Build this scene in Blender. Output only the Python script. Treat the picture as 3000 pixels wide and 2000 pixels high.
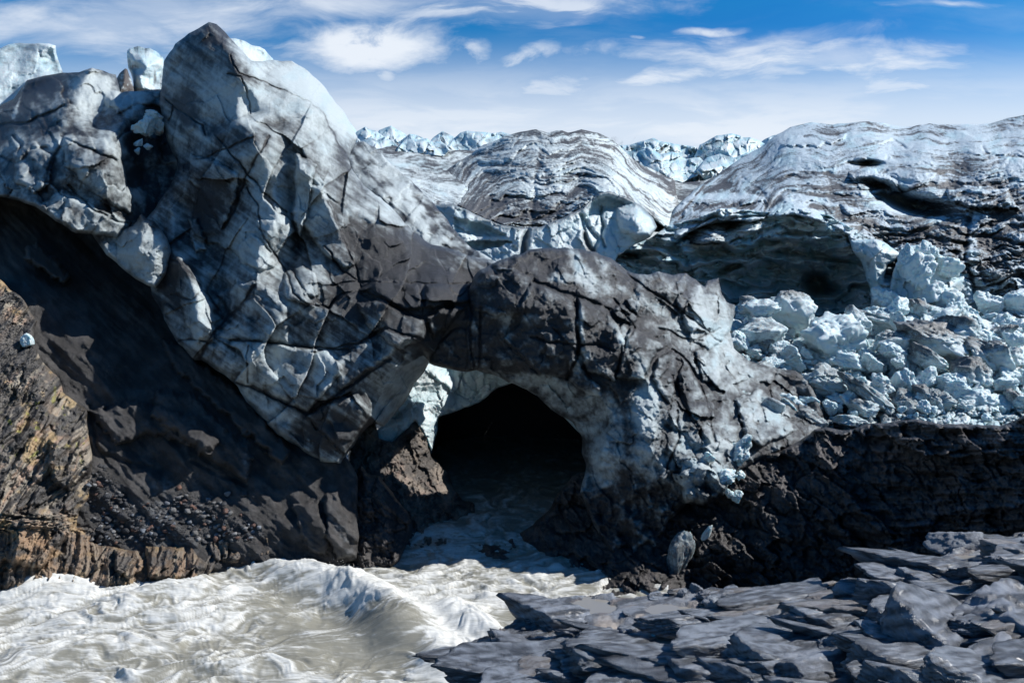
import bpy, bmesh, math, random
import numpy as np
from mathutils import Vector, Matrix, geometry

for o in list(bpy.data.objects):
    bpy.data.objects.remove(o)
scene = bpy.context.scene
col = scene.collection

# ------------------------------------------------------------------ camera, sky, sun, exposure
FPX, CX, HY = 2333.0, 1500.0, 790.0      # photo 3000x2000: focal length in its pixels, centre column, eye level row
cam_d = bpy.data.cameras.new('camera')
cam = bpy.data.objects.new('camera', cam_d)
col.objects.link(cam)
cam.rotation_euler = (math.radians(90), 0, 0)
cam_d.sensor_width = 36
cam_d.lens = FPX / 3000 * 36
cam_d.shift_y = (HY - 1000) / 3000
cam_d.clip_start, cam_d.clip_end = .5, 20000
scene.camera = cam

SUN_AZ, SUN_EL = math.radians(-6), math.radians(44)   # azimuth: degrees from +X towards the viewer
S = Vector((math.cos(SUN_EL) * math.cos(SUN_AZ), -math.cos(SUN_EL) * math.sin(SUN_AZ), math.sin(SUN_EL)))
sun_d = bpy.data.lights.new('sun', 'SUN')
sun_d.energy, sun_d.angle, sun_d.color = 5.0, math.radians(.5), (1, .97, .93)
sun = bpy.data.objects.new('sun', sun_d)
col.objects.link(sun)
sun.rotation_euler = S.to_track_quat('Z', 'Y').to_euler()
sun.location = S * 100

scene.view_settings.view_transform = 'Standard'
scene.view_settings.look = 'None'
scene.view_settings.exposure = .5
scene.view_settings.gamma = 1
scene.cycles.max_bounces = 5
scene.cycles.use_denoising = True


class NT:
    """small helper for node trees"""
    def __init__(s, tree):
        s.t = tree
        tree.nodes.clear()

    def n(s, typ, ins=None, **kw):
        nd = s.t.nodes.new(typ)
        for k, v in kw.items():
            setattr(nd, k, v)
        for k, v in (ins or {}).items():
            if isinstance(v, bpy.types.NodeSocket):
                s.t.links.new(v, nd.inputs[k])
            else:
                nd.inputs[k].default_value = v
        return nd

    def m(s, op, a, b=0.0, c=0.0, clamp=False):
        return s.n('ShaderNodeMath', {0: a, 1: b, 2: c}, operation=op, use_clamp=clamp).outputs[0]

    def mix(s, fac, a, b, blend='MIX'):
        nd = s.n('ShaderNodeMix', {0: fac, 6: a, 7: b}, data_type='RGBA', blend_type=blend)
        return nd.outputs[2]

    def ramp(s, v, lo, hi, a=0.0, b=1.0, smooth=True):
        return s.n('ShaderNodeMapRange', {0: v, 1: lo, 2: hi, 3: a, 4: b},
                   interpolation_type='SMOOTHSTEP' if smooth else 'LINEAR').outputs[0]

    def noise(s, vec, scale, detail=4, rough=.5, dist=0.0):
        return s.n('ShaderNodeTexNoise', {'Vector': vec, 'Scale': scale, 'Detail': detail, 'Roughness': rough, 'Distortion': dist}).outputs[0]


world = bpy.data.worlds.new("World")
scene.world = world
world.use_nodes = True


def build_world():
    t = NT(world.node_tree)
    sky = t.n('ShaderNodeTexSky', sky_type='NISHITA', sun_disc=False, sun_elevation=SUN_EL,
              sun_rotation=math.atan2(S.x, S.y), air_density=1.0, dust_density=.35, ozone_density=3.0, altitude=500)
    hs = t.n('ShaderNodeHueSaturation', {'Saturation': 1.48, 'Value': 1.2, 'Color': sky.outputs[0]}).outputs[0]
    g = t.n('ShaderNodeTexCoord').outputs['Generated']
    sp = t.n('ShaderNodeSeparateXYZ', {0: g})
    yy = t.m('MAXIMUM', sp.outputs[1], .15)
    u = t.m('DIVIDE', sp.outputs[0], yy)
    v = t.m('DIVIDE', sp.outputs[2], yy)
    uv = t.n('ShaderNodeCombineXYZ', {0: u, 1: v, 2: 0.0}).outputs[0]
    warp = t.n('ShaderNodeTexNoise', {'Vector': uv, 'Scale': 7.0, 'Detail': 3.0})
    wv = t.n('ShaderNodeVectorMath', {0: warp.outputs[1], 1: (.5, .5, .5)}, operation='SUBTRACT').outputs[0]
    wv = t.n('ShaderNodeVectorMath', {0: wv, 'Scale': .035}, operation='SCALE').outputs[0]
    uw = t.n('ShaderNodeVectorMath', {0: uv, 1: wv}, operation='ADD').outputs[0]

    def streak(ang, sx, sy, scale, lo, hi, detail=7, rough=.6, off=0.0):
        mp = t.n('ShaderNodeMapping', {'Vector': uw, 'Location': (off, off * .7, 0), 'Rotation': (0, 0, math.radians(-ang)), 'Scale': (sx, sy, 1)}).outputs[0]
        return t.ramp(t.noise(mp, scale, detail, rough, .3), lo, hi)

    def blob(px, py, rx, ry, ang=0.0, src=None):
        uc, vc = (px - CX) / FPX, (HY - py) / FPX
        d = t.n('ShaderNodeVectorMath', {0: src or uw, 1: (uc, vc, 0)}, operation='SUBTRACT').outputs[0]
        d = t.n('ShaderNodeMapping', {'Vector': d, 'Rotation': (0, 0, math.radians(-ang))}).outputs[0]
        d = t.n('ShaderNodeVectorMath', {0: d, 1: (FPX / rx, FPX / ry, 0)}, operation='MULTIPLY').outputs[0]
        l = t.n('ShaderNodeVectorMath', {0: d}, operation='LENGTH').outputs['Value']
        l = t.m('ADD', l, t.m('MULTIPLY', t.m('SUBTRACT', rag, .5), 2.0))
        return t.ramp(l, 1.2, .1)

    rag = t.noise(t.n('ShaderNodeMapping', {'Vector': uw, 'Rotation': (0, 0, math.radians(-12)), 'Scale': (4.5, 13, 1)}).outputs[0], 1.5, 9, .62, .5)
    veil = streak(4, 1.6, 9, 2.2, .42, .78, off=.0)
    fine = streak(8, 3.0, 16, 2.6, .40, .72, off=3.0)
    wisp = streak(24, 5, 9, 3.0, .33, .66, 8, .62, off=5.0)
    puff = streak(18, 5, 7, 3.2, .30, .58, 8, .6, off=9.0)

    def add(a, b):
        return t.m('MAXIMUM', a, b)

    def mul(a, b):
        return t.m('MULTIPLY', a, b)
    c = mul(mul(blob(1085, 135, 300, 105, 4), t.ramp(puff, -.7, .7)), 1.0)
    c = add(c, mul(mul(blob(1125, 225, 40, 60, 80), puff), .7))
    for a in ((1125, 225, 45, 60, 70), (1372, 170, 80, 50, 30), (1545, 172, 110, 42, 25), (1730, 128, 60, 22, 35), (2075, 88, 110, 14, 2), (1868, 102, 28, 8, 0)):
        c = add(c, mul(mul(blob(*a), wisp), .8))
    long_ = add(add(blob(2330, 178, 700, 72, -2), blob(1900, 228, 420, 46, 11)), mul(blob(2150, 150, 420, 40, 8), .8))
    c = add(c, mul(mul(long_, t.ramp(fine, -.9, .75)), .98))
    c = add(c, mul(mul(add(blob(1500, 25, 620, 60, 3), blob(2750, 12, 220, 16, 2)), t.ramp(fine, -.4, .8)), .8))
    c = add(c, mul(mul(add(blob(320, 70, 760, 140, 3), blob(1000, 10, 500, 60, 2)), t.ramp(veil, -.9, .7)), .8))
    c = add(c, mul(mul(add(blob(2600, 250, 600, 70, -3), blob(1500, 270, 800, 60, 3)), t.ramp(fine, -.6, .8)), .75))
    low = t.ramp(v, .31, .18)                       # thin veil that thickens towards the horizon
    c = add(c, mul(mul(low, t.ramp(veil, -1.2, 1.0)), .80))
    c = add(c, mul(t.ramp(v, .31, .165), t.m('MULTIPLY', t.ramp(veil, -1.1, .4), .97)))
    c = add(c, mul(veil, .12))
    up = t.ramp(v, -.05, .05)
    c = mul(c, t.m('MULTIPLY', up, .96))
    deep = mul(blob(2350, 90, 800, 130, 0, uv), .35)
    hs = t.mix(deep, hs, t.mix(1.0, hs, (.5, .72, .95, 1), 'MULTIPLY'))
    k = 10.0
    colr = t.mix(c, hs, (.86 * k, .92 * k, 1.0 * k, 1))
    bg = t.n('ShaderNodeBackground', {'Color': colr, 'Strength': .07})
    out = t.n('ShaderNodeOutputWorld', {'Surface': bg.outputs[0]})


build_world()

# ------------------------------------------------------------------ numpy noise


def _h(ix, iy, seed):
    n = (ix.astype(np.int64) * 374761393 + iy.astype(np.int64) * 668265263 + seed * 982451653) & 0xffffffff
    n = ((n ^ (n >> 13)) * 1274126177) & 0xffffffff
    n = ((n ^ (n >> 16)) * 2246822519) & 0xffffffff
    return ((n ^ (n >> 15)) & 0xffffff) / float(0xffffff)


def pn(x, y, seed=0):
    ix, iy = np.floor(x), np.floor(y)
    fx, fy = x - ix, y - iy
    ux, uy = fx * fx * fx * (fx * (fx * 6 - 15) + 10), fy * fy * fy * (fy * (fy * 6 - 15) + 10)

    def g(a, b):
        ang = _h(ix + a, iy + b, seed) * 6.28318
        return np.cos(ang) * (fx - a) + np.sin(ang) * (fy - b)
    a, b, c, d = g(0, 0), g(1, 0), g(0, 1), g(1, 1)
    return (a + (b - a) * ux + (c - a) * uy + (a - b - c + d) * ux * uy) * 1.5


def fbm(x, y, o=4, seed=0, gain=.5, lac=2.03):
    s, a, f = 0, 1, 1
    for i in range(o):
        s = s + a * pn(x * f + i * 17.3, y * f - i * 9.1, seed + i)
        a *= gain
        f *= lac
    return s


def ridged(x, y, o=4, seed=0, gain=.5):
    s, a, f = 0, 1, 1
    for i in range(o):
        s = s + a * (1 - 2 * np.abs(pn(x * f + i * 7.7, y * f + i * 3.1, seed + i)))
        a *= gain
        f *= 2.03
    return s


def voro(x, y, seed=0):
    """F1, F2-F1, offset from the cell centre and three random numbers of the nearest cell"""
    ix, iy = np.floor(x), np.floor(y)
    f1 = np.full(x.shape, 9e9)
    f2 = np.full(x.shape, 9e9)
    dx, dy, cx, cy = (np.zeros(x.shape) for _ in range(4))
    for a in (-1, 0, 1):
        for b in (-1, 0, 1):
            px = ix + a + .1 + .8 * _h(ix + a, iy + b, seed)
            py = iy + b + .1 + .8 * _h(ix + a, iy + b, seed + 71)
            d = np.hypot(x - px, y - py)
            nw = d < f1
            f2 = np.where(nw, f1, np.minimum(f2, d))
            f1 = np.where(nw, d, f1)
            dx, dy = np.where(nw, x - px, dx), np.where(nw, y - py, dy)
            cx, cy = np.where(nw, ix + a, cx), np.where(nw, iy + b, cy)
    return f1, f2 - f1, dx, dy, _h(cx, cy, seed + 5), _h(cx, cy, seed + 6), _h(cx, cy, seed + 7)


def facets(x, y, sx, sy, ang=0.0, seed=0, tilt=.3, off=.2, warp=.25, pillow=0.0, crack=0.0, cw=.06):
    """broken blocks: every cell a tilted plane; returns metres-like units scaled by the cell size"""
    c, s = math.cos(ang), math.sin(ang)
    a, b = (x * c + y * s) / sx, (-x * s + y * c) / sy
    a, b = a + warp * fbm(a * .9, b * .9, 3, seed + 40), b + warp * fbm(a * .9 + 9, b * .9 + 4, 3, seed + 50)
    f1, e, dx, dy, r1, r2, r3 = voro(a, b, seed)
    th = r1 * 6.28318
    v = tilt * (np.cos(th) * dx + np.sin(th) * dy) + off * (r2 - .5) * 2
    if pillow:
        v = v - pillow * np.minimum(e, .35)
    ck = np.exp(-(e / cw) ** 2) * (r3 * .7 + .3)
    return v + crack * ck, ck, e, r2


def blur(a, s):
    if s <= 0:
        return a
    r = max(1, int(3 * s))
    k = np.exp(-.5 * (np.arange(-r, r + 1) / s) ** 2)
    k /= k.sum()
    for ax in (0, 1):
        p = np.pad(a, [(r, r) if i == ax else (0, 0) for i in (0, 1)], mode='edge')
        out = np.zeros_like(a)
        n = a.shape[ax]
        for i, w in enumerate(k):
            out += w * (p[i:i + n, :] if ax == 0 else p[:, i:i + n])
        a = out
    return a


def sstep(a, b, x):
    t = np.clip((x - a) / (b - a), 0, 1)
    return t * t * (3 - 2 * t)


def blobs(x, y, lst):
    s = np.zeros(x.shape)
    for b in lst:
        cx, cy, rx, ry, amp = b[:5]
        an = math.radians(b[5]) if len(b) > 5 else 0
        c, sn = math.cos(an), math.sin(an)
        u, v = ((x - cx) * c + (y - cy) * sn) / rx, (-(x - cx) * sn + (y - cy) * c) / ry
        s += amp * np.exp(-(u * u + v * v) ** 1.3)
    return s


def seg_dist(x, y, poly, closed=True):
    d = np.full(x.shape, 9e9)
    nx, ny = np.zeros(x.shape), np.zeros(x.shape)
    n = len(poly)
    for i in range(n if closed else n - 1):
        (ax, ay), (bx, by) = poly[i], poly[(i + 1) % n]
        vx, vy = bx - ax, by - ay
        t = np.clip(((x - ax) * vx + (y - ay) * vy) / (vx * vx + vy * vy + 1e-9), 0, 1)
        qx, qy = ax + t * vx, ay + t * vy
        dd = (x - qx) ** 2 + (y - qy) ** 2
        m = dd < d
        d, nx, ny = np.where(m, dd, d), np.where(m, qx, nx), np.where(m, qy, ny)
    return np.sqrt(d), nx, ny


def inside(x, y, poly):
    r = np.zeros(x.shape, bool)
    n = len(poly)
    for i in range(n):
        (ax, ay), (bx, by) = poly[i], poly[(i + 1) % n]
        c = (ay > y) != (by > y)
        r ^= c & (x < (bx - ax) * (y - ay) / (by - ay + 1e-12) + ax)
    return r


def rough(poly, amp=3.0, seg=14, seed=1):
    out = []
    n = len(poly)
    for i in range(n):
        a, b = np.array(poly[i][:2], float), np.array(poly[(i + 1) % n][:2], float)
        L = np.linalg.norm(b - a)
        k = max(1, int(L / seg))
        nr = np.array([-(b - a)[1], (b - a)[0]]) / max(L, 1e-6)
        for j in range(k):
            t = j / k
            p = a + (b - a) * t
            if j:
                q = np.array([p[0] / 40.0]), np.array([p[1] / 40.0])
                p = p + nr * amp * float(fbm(q[0], q[1], 3, seed)[0]) * min(1, 4 * t * (1 - t) + .3)
            out.append((float(p[0]), float(p[1])))
    return out


def tps(pts, x, y):
    P = np.array(pts, float)
    sc = 300.0
    X = P[:, :2] / sc
    d = np.hypot(X[:, None, 0] - X[None, :, 0], X[:, None, 1] - X[None, :, 1])
    K = d * d * np.log(d + 1e-9) + np.eye(len(P)) * .02
    A = np.zeros((len(P) + 3, len(P) + 3))
    A[:-3, :-3] = K
    A[:-3, -3] = 1
    A[:-3, -2:] = X
    A[-3, :-3] = 1
    A[-2:, :-3] = X.T
    w = np.linalg.solve(A, np.concatenate([P[:, 2], [0, 0, 0]]))
    r = w[-3] + w[-2] * x / sc + w[-1] * y / sc
    for i in range(len(P)):
        dd = np.hypot(x / sc - X[i, 0], y / sc - X[i, 1])
        r = r + w[i] * dd * dd * np.log(dd + 1e-9)
    return r


def lin(pts, x, y):
    P = [tuple(map(float, p)) for p in pts]
    xs, ys = [p[0] for p in P], [p[1] for p in P]
    x0, x1, y0, y1 = min(xs) - 900, max(xs) + 900, min(ys) - 900, max(ys) + 900
    core = np.array(P)
    for k in range(12):                           # far ring takes the depth of its nearest anchor
        an = k / 12 * 6.28318
        qx, qy = (x0 + x1) / 2 + math.cos(an) * (x1 - x0) * .75, (y0 + y1) / 2 + math.sin(an) * (y1 - y0) * .75
        j = np.argmin((core[:, 0] - qx) ** 2 + (core[:, 1] - qy) ** 2)
        P.append((qx, qy, core[j, 2]))
    r = geometry.delaunay_2d_cdt([Vector((p[0], p[1])) for p in P], [], [], 0, 1e-4)
    V, T, ids = r[0], r[2], r[3]
    out = np.full(x.shape, np.nan)
    zz = [P[i[0]][2] if i else 0 for i in ids]
    gx0, gy0 = x[0, 0], y[0, 0]
    st = x[0, 1] - x[0, 0]
    H, W = x.shape
    for t in T:
        (ax, ay), (bx, by), (cx, cy) = V[t[0]], V[t[1]], V[t[2]]
        i0, i1 = max(0, int((min(ax, bx, cx) - gx0) / st)), min(W, int((max(ax, bx, cx) - gx0) / st) + 2)
        j0, j1 = max(0, int((min(ay, by, cy) - gy0) / st)), min(H, int((max(ay, by, cy) - gy0) / st) + 2)
        if i0 >= i1 or j0 >= j1:
            continue
        X, Y = x[j0:j1, i0:i1], y[j0:j1, i0:i1]
        D = (by - cy) * (ax - cx) + (cx - bx) * (ay - cy)
        if abs(D) < 1e-9:
            continue
        l1 = ((by - cy) * (X - cx) + (cx - bx) * (Y - cy)) / D
        l2 = ((cy - ay) * (X - cx) + (ax - cx) * (Y - cy)) / D
        l3 = 1 - l1 - l2
        m = (l1 >= -1e-6) & (l2 >= -1e-6) & (l3 >= -1e-6)
        out[j0:j1, i0:i1] = np.where(m, l1 * zz[t[0]] + l2 * zz[t[1]] + l3 * zz[t[2]], out[j0:j1, i0:i1])
    bad = np.isnan(out)
    if bad.any():
        out[bad] = np.nanmean(out)
    return out


def world_pt(x, y, d):
    return ((x - CX) / FPX * d, d, (HY - y) / FPX * d)


# ------------------------------------------------------------------ mesh helpers

def tag(o, label=None, cat=None, group=None, kind=None):
    if label:
        o['label'] = label
    if cat:
        o['category'] = cat
    if group:
        o['group'] = group
    if kind:
        o['kind'] = kind
    return o


def empty(name, loc=(0, 0, 0)):
    o = bpy.data.objects.new(name, None)
    o.empty_display_size = .5
    o.location = loc
    col.objects.link(o)
    return o


def link_mesh(name, verts, faces, mat, colors=None, parent=None, smooth=True, origin=None):
    """verts (n,3), faces (m,4) with repeated last index for triangles -> one mesh object"""
    me = bpy.data.meshes.new(name)
    verts = np.asarray(verts, float)
    if origin is None:
        origin = np.array([verts[:, 0].mean(), verts[:, 1].mean(), verts[:, 2].min()])
    me.vertices.add(len(verts))
    me.vertices.foreach_set('co', (verts - origin).ravel())
    faces = np.asarray(faces, np.int32)
    m = len(faces)
    k = faces.shape[1]
    tot = np.full(m, k, np.int32)
    keep = np.ones(faces.shape, bool)
    if k == 4:
        tot[faces[:, 2] == faces[:, 3]] = 3
        keep[:, 3] = tot == 4
    li = faces[keep]
    me.loops.add(len(li))
    me.loops.foreach_set('vertex_index', li)
    me.polygons.add(m)
    me.polygons.foreach_set('loop_start', np.concatenate([[0], np.cumsum(tot)[:-1]]).astype(np.int32))
    me.polygons.foreach_set('loop_total', tot)
    me.polygons.foreach_set('use_smooth', np.full(m, smooth, bool))
    if colors is not None:
        at = me.attributes.new('col', 'FLOAT_COLOR', 'POINT')
        c4 = np.ones((len(verts), 4))
        c4[:, :colors.shape[1]] = colors
        at.data.foreach_set('color', c4.ravel())
    me.update()
    me.validate()
    me.materials.append(mat)
    o = bpy.data.objects.new(name, me)
    o.location = origin
    col.objects.link(o)
    if parent is not None:
        o.parent = parent
        o.matrix_parent_inverse = Matrix.Translation(parent.location).inverted()
    return o


FORMS = {}


def relief(name, outline, pts, mat, step=3.0, mode='lin', soft=2.5, rim=(14, 1.2), thick=6.0, disp=None, color=None,
           parent=None, edge=3.0, seed=1, holes=(), key=None, parts=()):
    """a landform: anchors give real distances in metres, the surface between them is built and broken up,
    its border turns away and runs back as a solid flank"""
    loops = [rough(outline, edge, 14, seed)] + [rough(h, edge, 10, seed) for h in holes]
    P = np.array(loops[0])
    x0, y0, x1, y1 = P[:, 0].min() - 2 * step, P[:, 1].min() - 2 * step, P[:, 0].max() + 2 * step, P[:, 1].max() + 2 * step
    x, y = np.meshgrid(np.arange(x0, x1, step), np.arange(y0, y1, step))
    ins = np.zeros(x.shape, bool)
    ed = np.full(x.shape, 9e9)
    nx, ny = x.copy(), y.copy()
    for lp in loops:
        ins ^= inside(x, y, lp)
        d_, a_, b_ = seg_dist(x, y, lp)
        m = d_ < ed
        ed, nx, ny = np.where(m, d_, ed), np.where(m, a_, nx), np.where(m, b_, ny)
    d = tps(pts, x, y) if mode == 'tps' else lin(pts, x, y)
    d = blur(d, soft)
    cell = ins[:-1, :-1] | ins[1:, :-1] | ins[:-1, 1:] | ins[1:, 1:]
    used = np.zeros(x.shape, bool)
    used[:-1, :-1] |= cell
    used[1:, :-1] |= cell
    used[:-1, 1:] |= cell
    used[1:, 1:] |= cell
    sn = used & ~ins
    x, y = np.where(sn, nx, x), np.where(sn, ny, y)
    ed = np.where(ins, ed, 0)
    base = d.copy()
    if disp:
        d = d + disp(x, y, base, ed)
    rel = d - blur(d, 7)                           # >0: hollow, <0: standing out
    w, rm = rim
    t = np.clip(1 - ed / w, 0, 1)
    d = d + rm * (1 - np.sqrt(np.clip(1 - t * t, 0, 1)))
    X, Y, Z = world_pt(x, y, d)
    C = color(x, y, d, rel, ed) if color else None
    if isinstance(C, tuple):
        C = np.concatenate([C[0], np.clip(C[1], -1, 2)[..., None]], 2)
    elif C is not None and C.shape[-1] == 3:
        C = np.concatenate([C, np.full(C.shape[:2] + (1,), -1.5)], 2)
    idx = np.full(x.shape, -1)
    idx[used] = np.arange(used.sum())
    V = np.stack([X[used], Y[used], Z[used]], 1)
    jj, ii = np.nonzero(cell)
    F = np.stack([idx[jj, ii], idx[jj + 1, ii], idx[jj + 1, ii + 1], idx[jj, ii + 1]], 1)
    # flank
    e = np.concatenate([F[:, [0, 1]], F[:, [1, 2]], F[:, [2, 3]], F[:, [3, 0]]])
    k = np.sort(e, 1)
    kk = k[:, 0].astype(np.int64) * (len(V) + 1) + k[:, 1]
    u, inv, cnt = np.unique(kk, return_inverse=True, return_counts=True)
    be = e[cnt[inv] == 1]
    bv = np.unique(be)
    mp = np.full(len(V), -1)
    mp[bv] = np.arange(len(bv)) + len(V)
    sc = (V[bv, 1] + thick) / V[bv, 1]
    back = V[bv] * sc[:, None]
    F2 = np.stack([be[:, 1], be[:, 0], mp[be[:, 0]], mp[be[:, 1]]], 1)
    V2 = np.concatenate([V, back])
    C2 = None
    if C is not None:
        Cv = C[used]
        C2 = np.concatenate([Cv, Cv[bv]])
    FA = np.concatenate([F, F2])
    fx, fy = x[used], y[used]
    fx, fy = np.concatenate([fx, fx[bv]]), np.concatenate([fy, fy[bv]])
    px, py = fx[FA].mean(1), fy[FA].mean(1)
    px, py = px + 4 * fbm(px / 30, py / 30, 3, 7), py + 4 * fbm(px / 30 + 5, py / 30, 3, 8)
    free = np.ones(len(FA), bool)
    for pname, poly in parts:                      # pieces of one body that meet along its cracks
        s_ = free & inside(px, py, poly)
        free &= ~s_
        us = np.unique(FA[s_])
        mp = np.full(len(V2), -1)
        mp[us] = np.arange(len(us))
        link_mesh(pname, V2[us], mp[FA[s_]], mat, C2[us], parent)
    FA = FA[free]
    us = np.unique(FA)
    mp = np.full(len(V2), -1)
    mp[us] = np.arange(len(us))
    o = link_mesh(name, V2[us], mp[FA], mat, None if C2 is None else C2[us], parent)
    FORMS[key or o.name] = (x0, y0, step, d)
    return o


def depth_at(key, px, py):
    x0, y0, st, d = FORMS[key]
    i, j = int(round((px - x0) / st)), int(round((py - y0) / st))
    return float(d[min(max(j, 0), d.shape[0] - 1), min(max(i, 0), d.shape[1] - 1)])


def lerp3(a, b, t):
    a, b = np.asarray(a, float), np.asarray(b, float)
    return a + (b - a) * np.clip(t, 0, 1)[..., None]


# ------------------------------------------------------------------ materials

def mat_col(name, rough=.5, spec=.4, bump=.3, bscale=7.0, fine=.25, fscale=45.0, var=.18, coat=0.0, sss=0.0, gloss_noise=.0, alb=.72, dirt=None, grit=3.0, gamp=1.0, glo=.05, ghi=1.0):
    m = bpy.data.materials.new(name)
    m.use_nodes = True
    t = NT(m.node_tree)
    at = t.n('ShaderNodeAttribute', attribute_name='col')
    c = at.outputs['Color']
    pos = t.n('ShaderNodeNewGeometry').outputs['Position']
    if dirt is not None:                            # the amount of dirt is in the alpha channel; grit breaks its edges up
        g1 = t.noise(pos, grit, 9, .72, .3)
        g2 = t.noise(pos, grit * 9, 4, .6)
        D = t.m('ADD', at.outputs['Alpha'], t.m('MULTIPLY', t.m('SUBTRACT', g1, .5), gamp * 1.5))
        D = t.m('ADD', D, t.m('MULTIPLY', t.m('SUBTRACT', g2, .5), gamp * .6))
        c = t.mix(t.ramp(D, glo, ghi), c, (*dirt, 1))
    n1 = t.noise(pos, bscale, 6, .62)
    n2 = t.noise(pos, fscale, 3, .6)
    k = t.m('ADD', t.m('MULTIPLY', n1, var * 2), t.m('MULTIPLY', n2, var * 2))
    k = t.m('ADD', k, 1 - 2 * var)
    k = t.m('MULTIPLY', k, alb)
    base = t.n('ShaderNodeVectorMath', {0: c, 'Scale': k}, operation='SCALE').outputs[0]
    h = t.m('ADD', t.m('MULTIPLY', n1, bump), t.m('MULTIPLY', n2, fine * .25))
    b = t.n('ShaderNodeBump', {'Height': h, 'Strength': 1.0, 'Distance': .22}).outputs[0]
    r = t.m('ADD', t.m('MULTIPLY', n2, gloss_noise), rough - gloss_noise * .5)
    p = t.n('ShaderNodeBsdfPrincipled', {'Base Color': base, 'Roughness': r, 'Specular IOR Level': spec, 'Normal': b,
                                         'Coat Weight': coat, 'Coat Roughness': .25})
    if sss:
        p.inputs['Subsurface Weight'].default_value = sss
        p.inputs['Subsurface Radius'].default_value = (.25, .6, .8)
        p.inputs['Subsurface Scale'].default_value = .6
    t.n('ShaderNodeOutputMaterial', {'Surface': p.outputs[0]})
    return m


M_ICE = mat_col('dirty_ice', .42, .45, .22, 5, .9, 42, .26, gloss_noise=.3, dirt=(.030, .032, .036), grit=1.8, gamp=.6, glo=.0, ghi=1.0)
M_CLEAN = mat_col('clean_ice', .38, .4, .35, 3.0, .5, 24, .12, sss=.2)
M_GLAC = mat_col('glacier_surface', .6, .25, .8, 1.3, 1.2, 9.0, .24, dirt=(.088, .089, .092), grit=.55, gamp=.8, glo=.1, ghi=.95)
M_SILT = mat_col('wet_silt', .5, .4, .5, 6.0, 1.8, 26, .42, gloss_noise=.35, alb=.8)
M_ROCK = mat_col('bedrock', .45, .45, .5, 4.0, .7, 30, .3, gloss_noise=.4, alb=.82)
M_SLATE = mat_col('slate', .34, .6, .26, 7.0, .9, 45, .34, gloss_noise=.4, alb=1.0, coat=.08)


def water_mat():
    m = bpy.data.materials.new('silty_water')
    m.use_nodes = True
    t = NT(m.node_tree)
    c = t.n('ShaderNodeAttribute', attribute_name='col').outputs['Color']
    pos = t.n('ShaderNodeNewGeometry').outputs['Position']
    mp = t.n('ShaderNodeMapping', {'Vector': pos, 'Rotation': (0, 0, -.24), 'Scale': (.55, 4.2, 1)}).outputs[0]
    n1, n2 = t.noise(mp, 1.5, 6, .62, .35), t.noise(mp, 8, 4, .6, .25)
    r = t.n('ShaderNodeSeparateColor', {0: c}).outputs[0]
    foam = t.ramp(t.m('ADD', r, t.m('MULTIPLY', t.m('SUBTRACT', n1, .5), .8)), .18, .78)
    foam = t.m('MULTIPLY', foam, t.ramp(n2, .2, .6, .72, 1.0))
    base = t.mix(foam, (.195, .19, .158, 1), (.58, .59, .57, 1))
    h = t.m('ADD', t.m('MULTIPLY', n1, .8), t.m('MULTIPLY', n2, .35))
    b = t.n('ShaderNodeBump', {'Height': h, 'Strength': .28, 'Distance': .12}).outputs[0]
    p = t.n('ShaderNodeBsdfPrincipled', {'Base Color': base, 'Roughness': t.ramp(foam, 0, 1, .28, .85), 'Specular IOR Level': .35, 'Normal': b})
    t.n('ShaderNodeOutputMaterial', {'Surface': p.outputs[0]})
    return m


M_WATER = water_mat()

ICE = np.array([.58, .655, .665])
WHITE = np.array([.70, .80, .82])
BLUE = np.array([.42, .66, .74])
DIRT = np.array([.042, .043, .046])
BROWN = np.array([.085, .072, .065])


def pm(x, y, d0):
    return (x - CX) / FPX * d0, (y - HY) / FPX * d0


def cracks(x, y, lines, w=4.0, wob=4.5, seed=3):
    xw = x + wob * fbm(x / 45, y / 45, 3, seed)
    yw = y + wob * fbm(x / 45 + 7, y / 45 + 3, 3, seed + 9)
    s = np.zeros(x.shape)
    for ln in lines:
        ww = w
        if not isinstance(ln[0], tuple):
            ww = w * ln[0]
            ln = ln[1:]
        d, _, _ = seg_dist(xw, yw, ln, False)
        s = np.maximum(s, np.exp(-(d / ww) ** 2))
    return s


# ================================================================== THE SETTING

def plates(x, y, lst, wob=5.0, seed=21):
    """slabs standing out of a face: (outline, height, edge width, slope x, slope y)"""
    xw = x + wob * fbm(x / 30, y / 30, 3, seed)
    yw = y + wob * fbm(x / 30 + 5, y / 30 + 8, 3, seed + 4)
    s = np.zeros(x.shape)
    for p in lst:
        poly, h, w = p[0], p[1], p[2]
        px, py = [q[0] for q in poly], [q[1] for q in poly]
        m = w * 3 + 12
        sel = (x > min(px) - m) & (x < max(px) + m) & (y > min(py) - m) & (y < max(py) + m)
        if not sel.any():
            continue
        a, b = xw[sel], yw[sel]
        d, _, _ = seg_dist(a, b, poly)
        d = np.where(inside(a, b, poly), d, -d)
        k = np.clip(d / w + .3, 0, 1)
        k = np.sqrt(np.clip(1 - (1 - k) ** 2, 0, 1))
        cx, cy = sum(px) / len(px), sum(py) / len(py)
        tx, ty = (p[3], p[4]) if len(p) > 3 else (0, 0)
        v = k * (h + (a - cx) * tx + (b - cy) * ty)
        s[sel] -= v
    return s


# ---------------------------------------------------------------- ground under everything
def sheet(name, x0, x1, y0, y1, z, mat, c):
    v = [(x0, y0, z), (x1, y0, z), (x1, y1, z), (x0, y1, z)]
    return link_mesh(name, v, [(0, 1, 2, 3)], mat, np.array([c] * 4), smooth=False)


tag(sheet('ground', -6000, 6000, -300, 9000, -24, M_SILT, (.05, .048, .045)),
    'dark silt ground lying under the ice and the river', 'ground', kind='structure')

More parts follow.
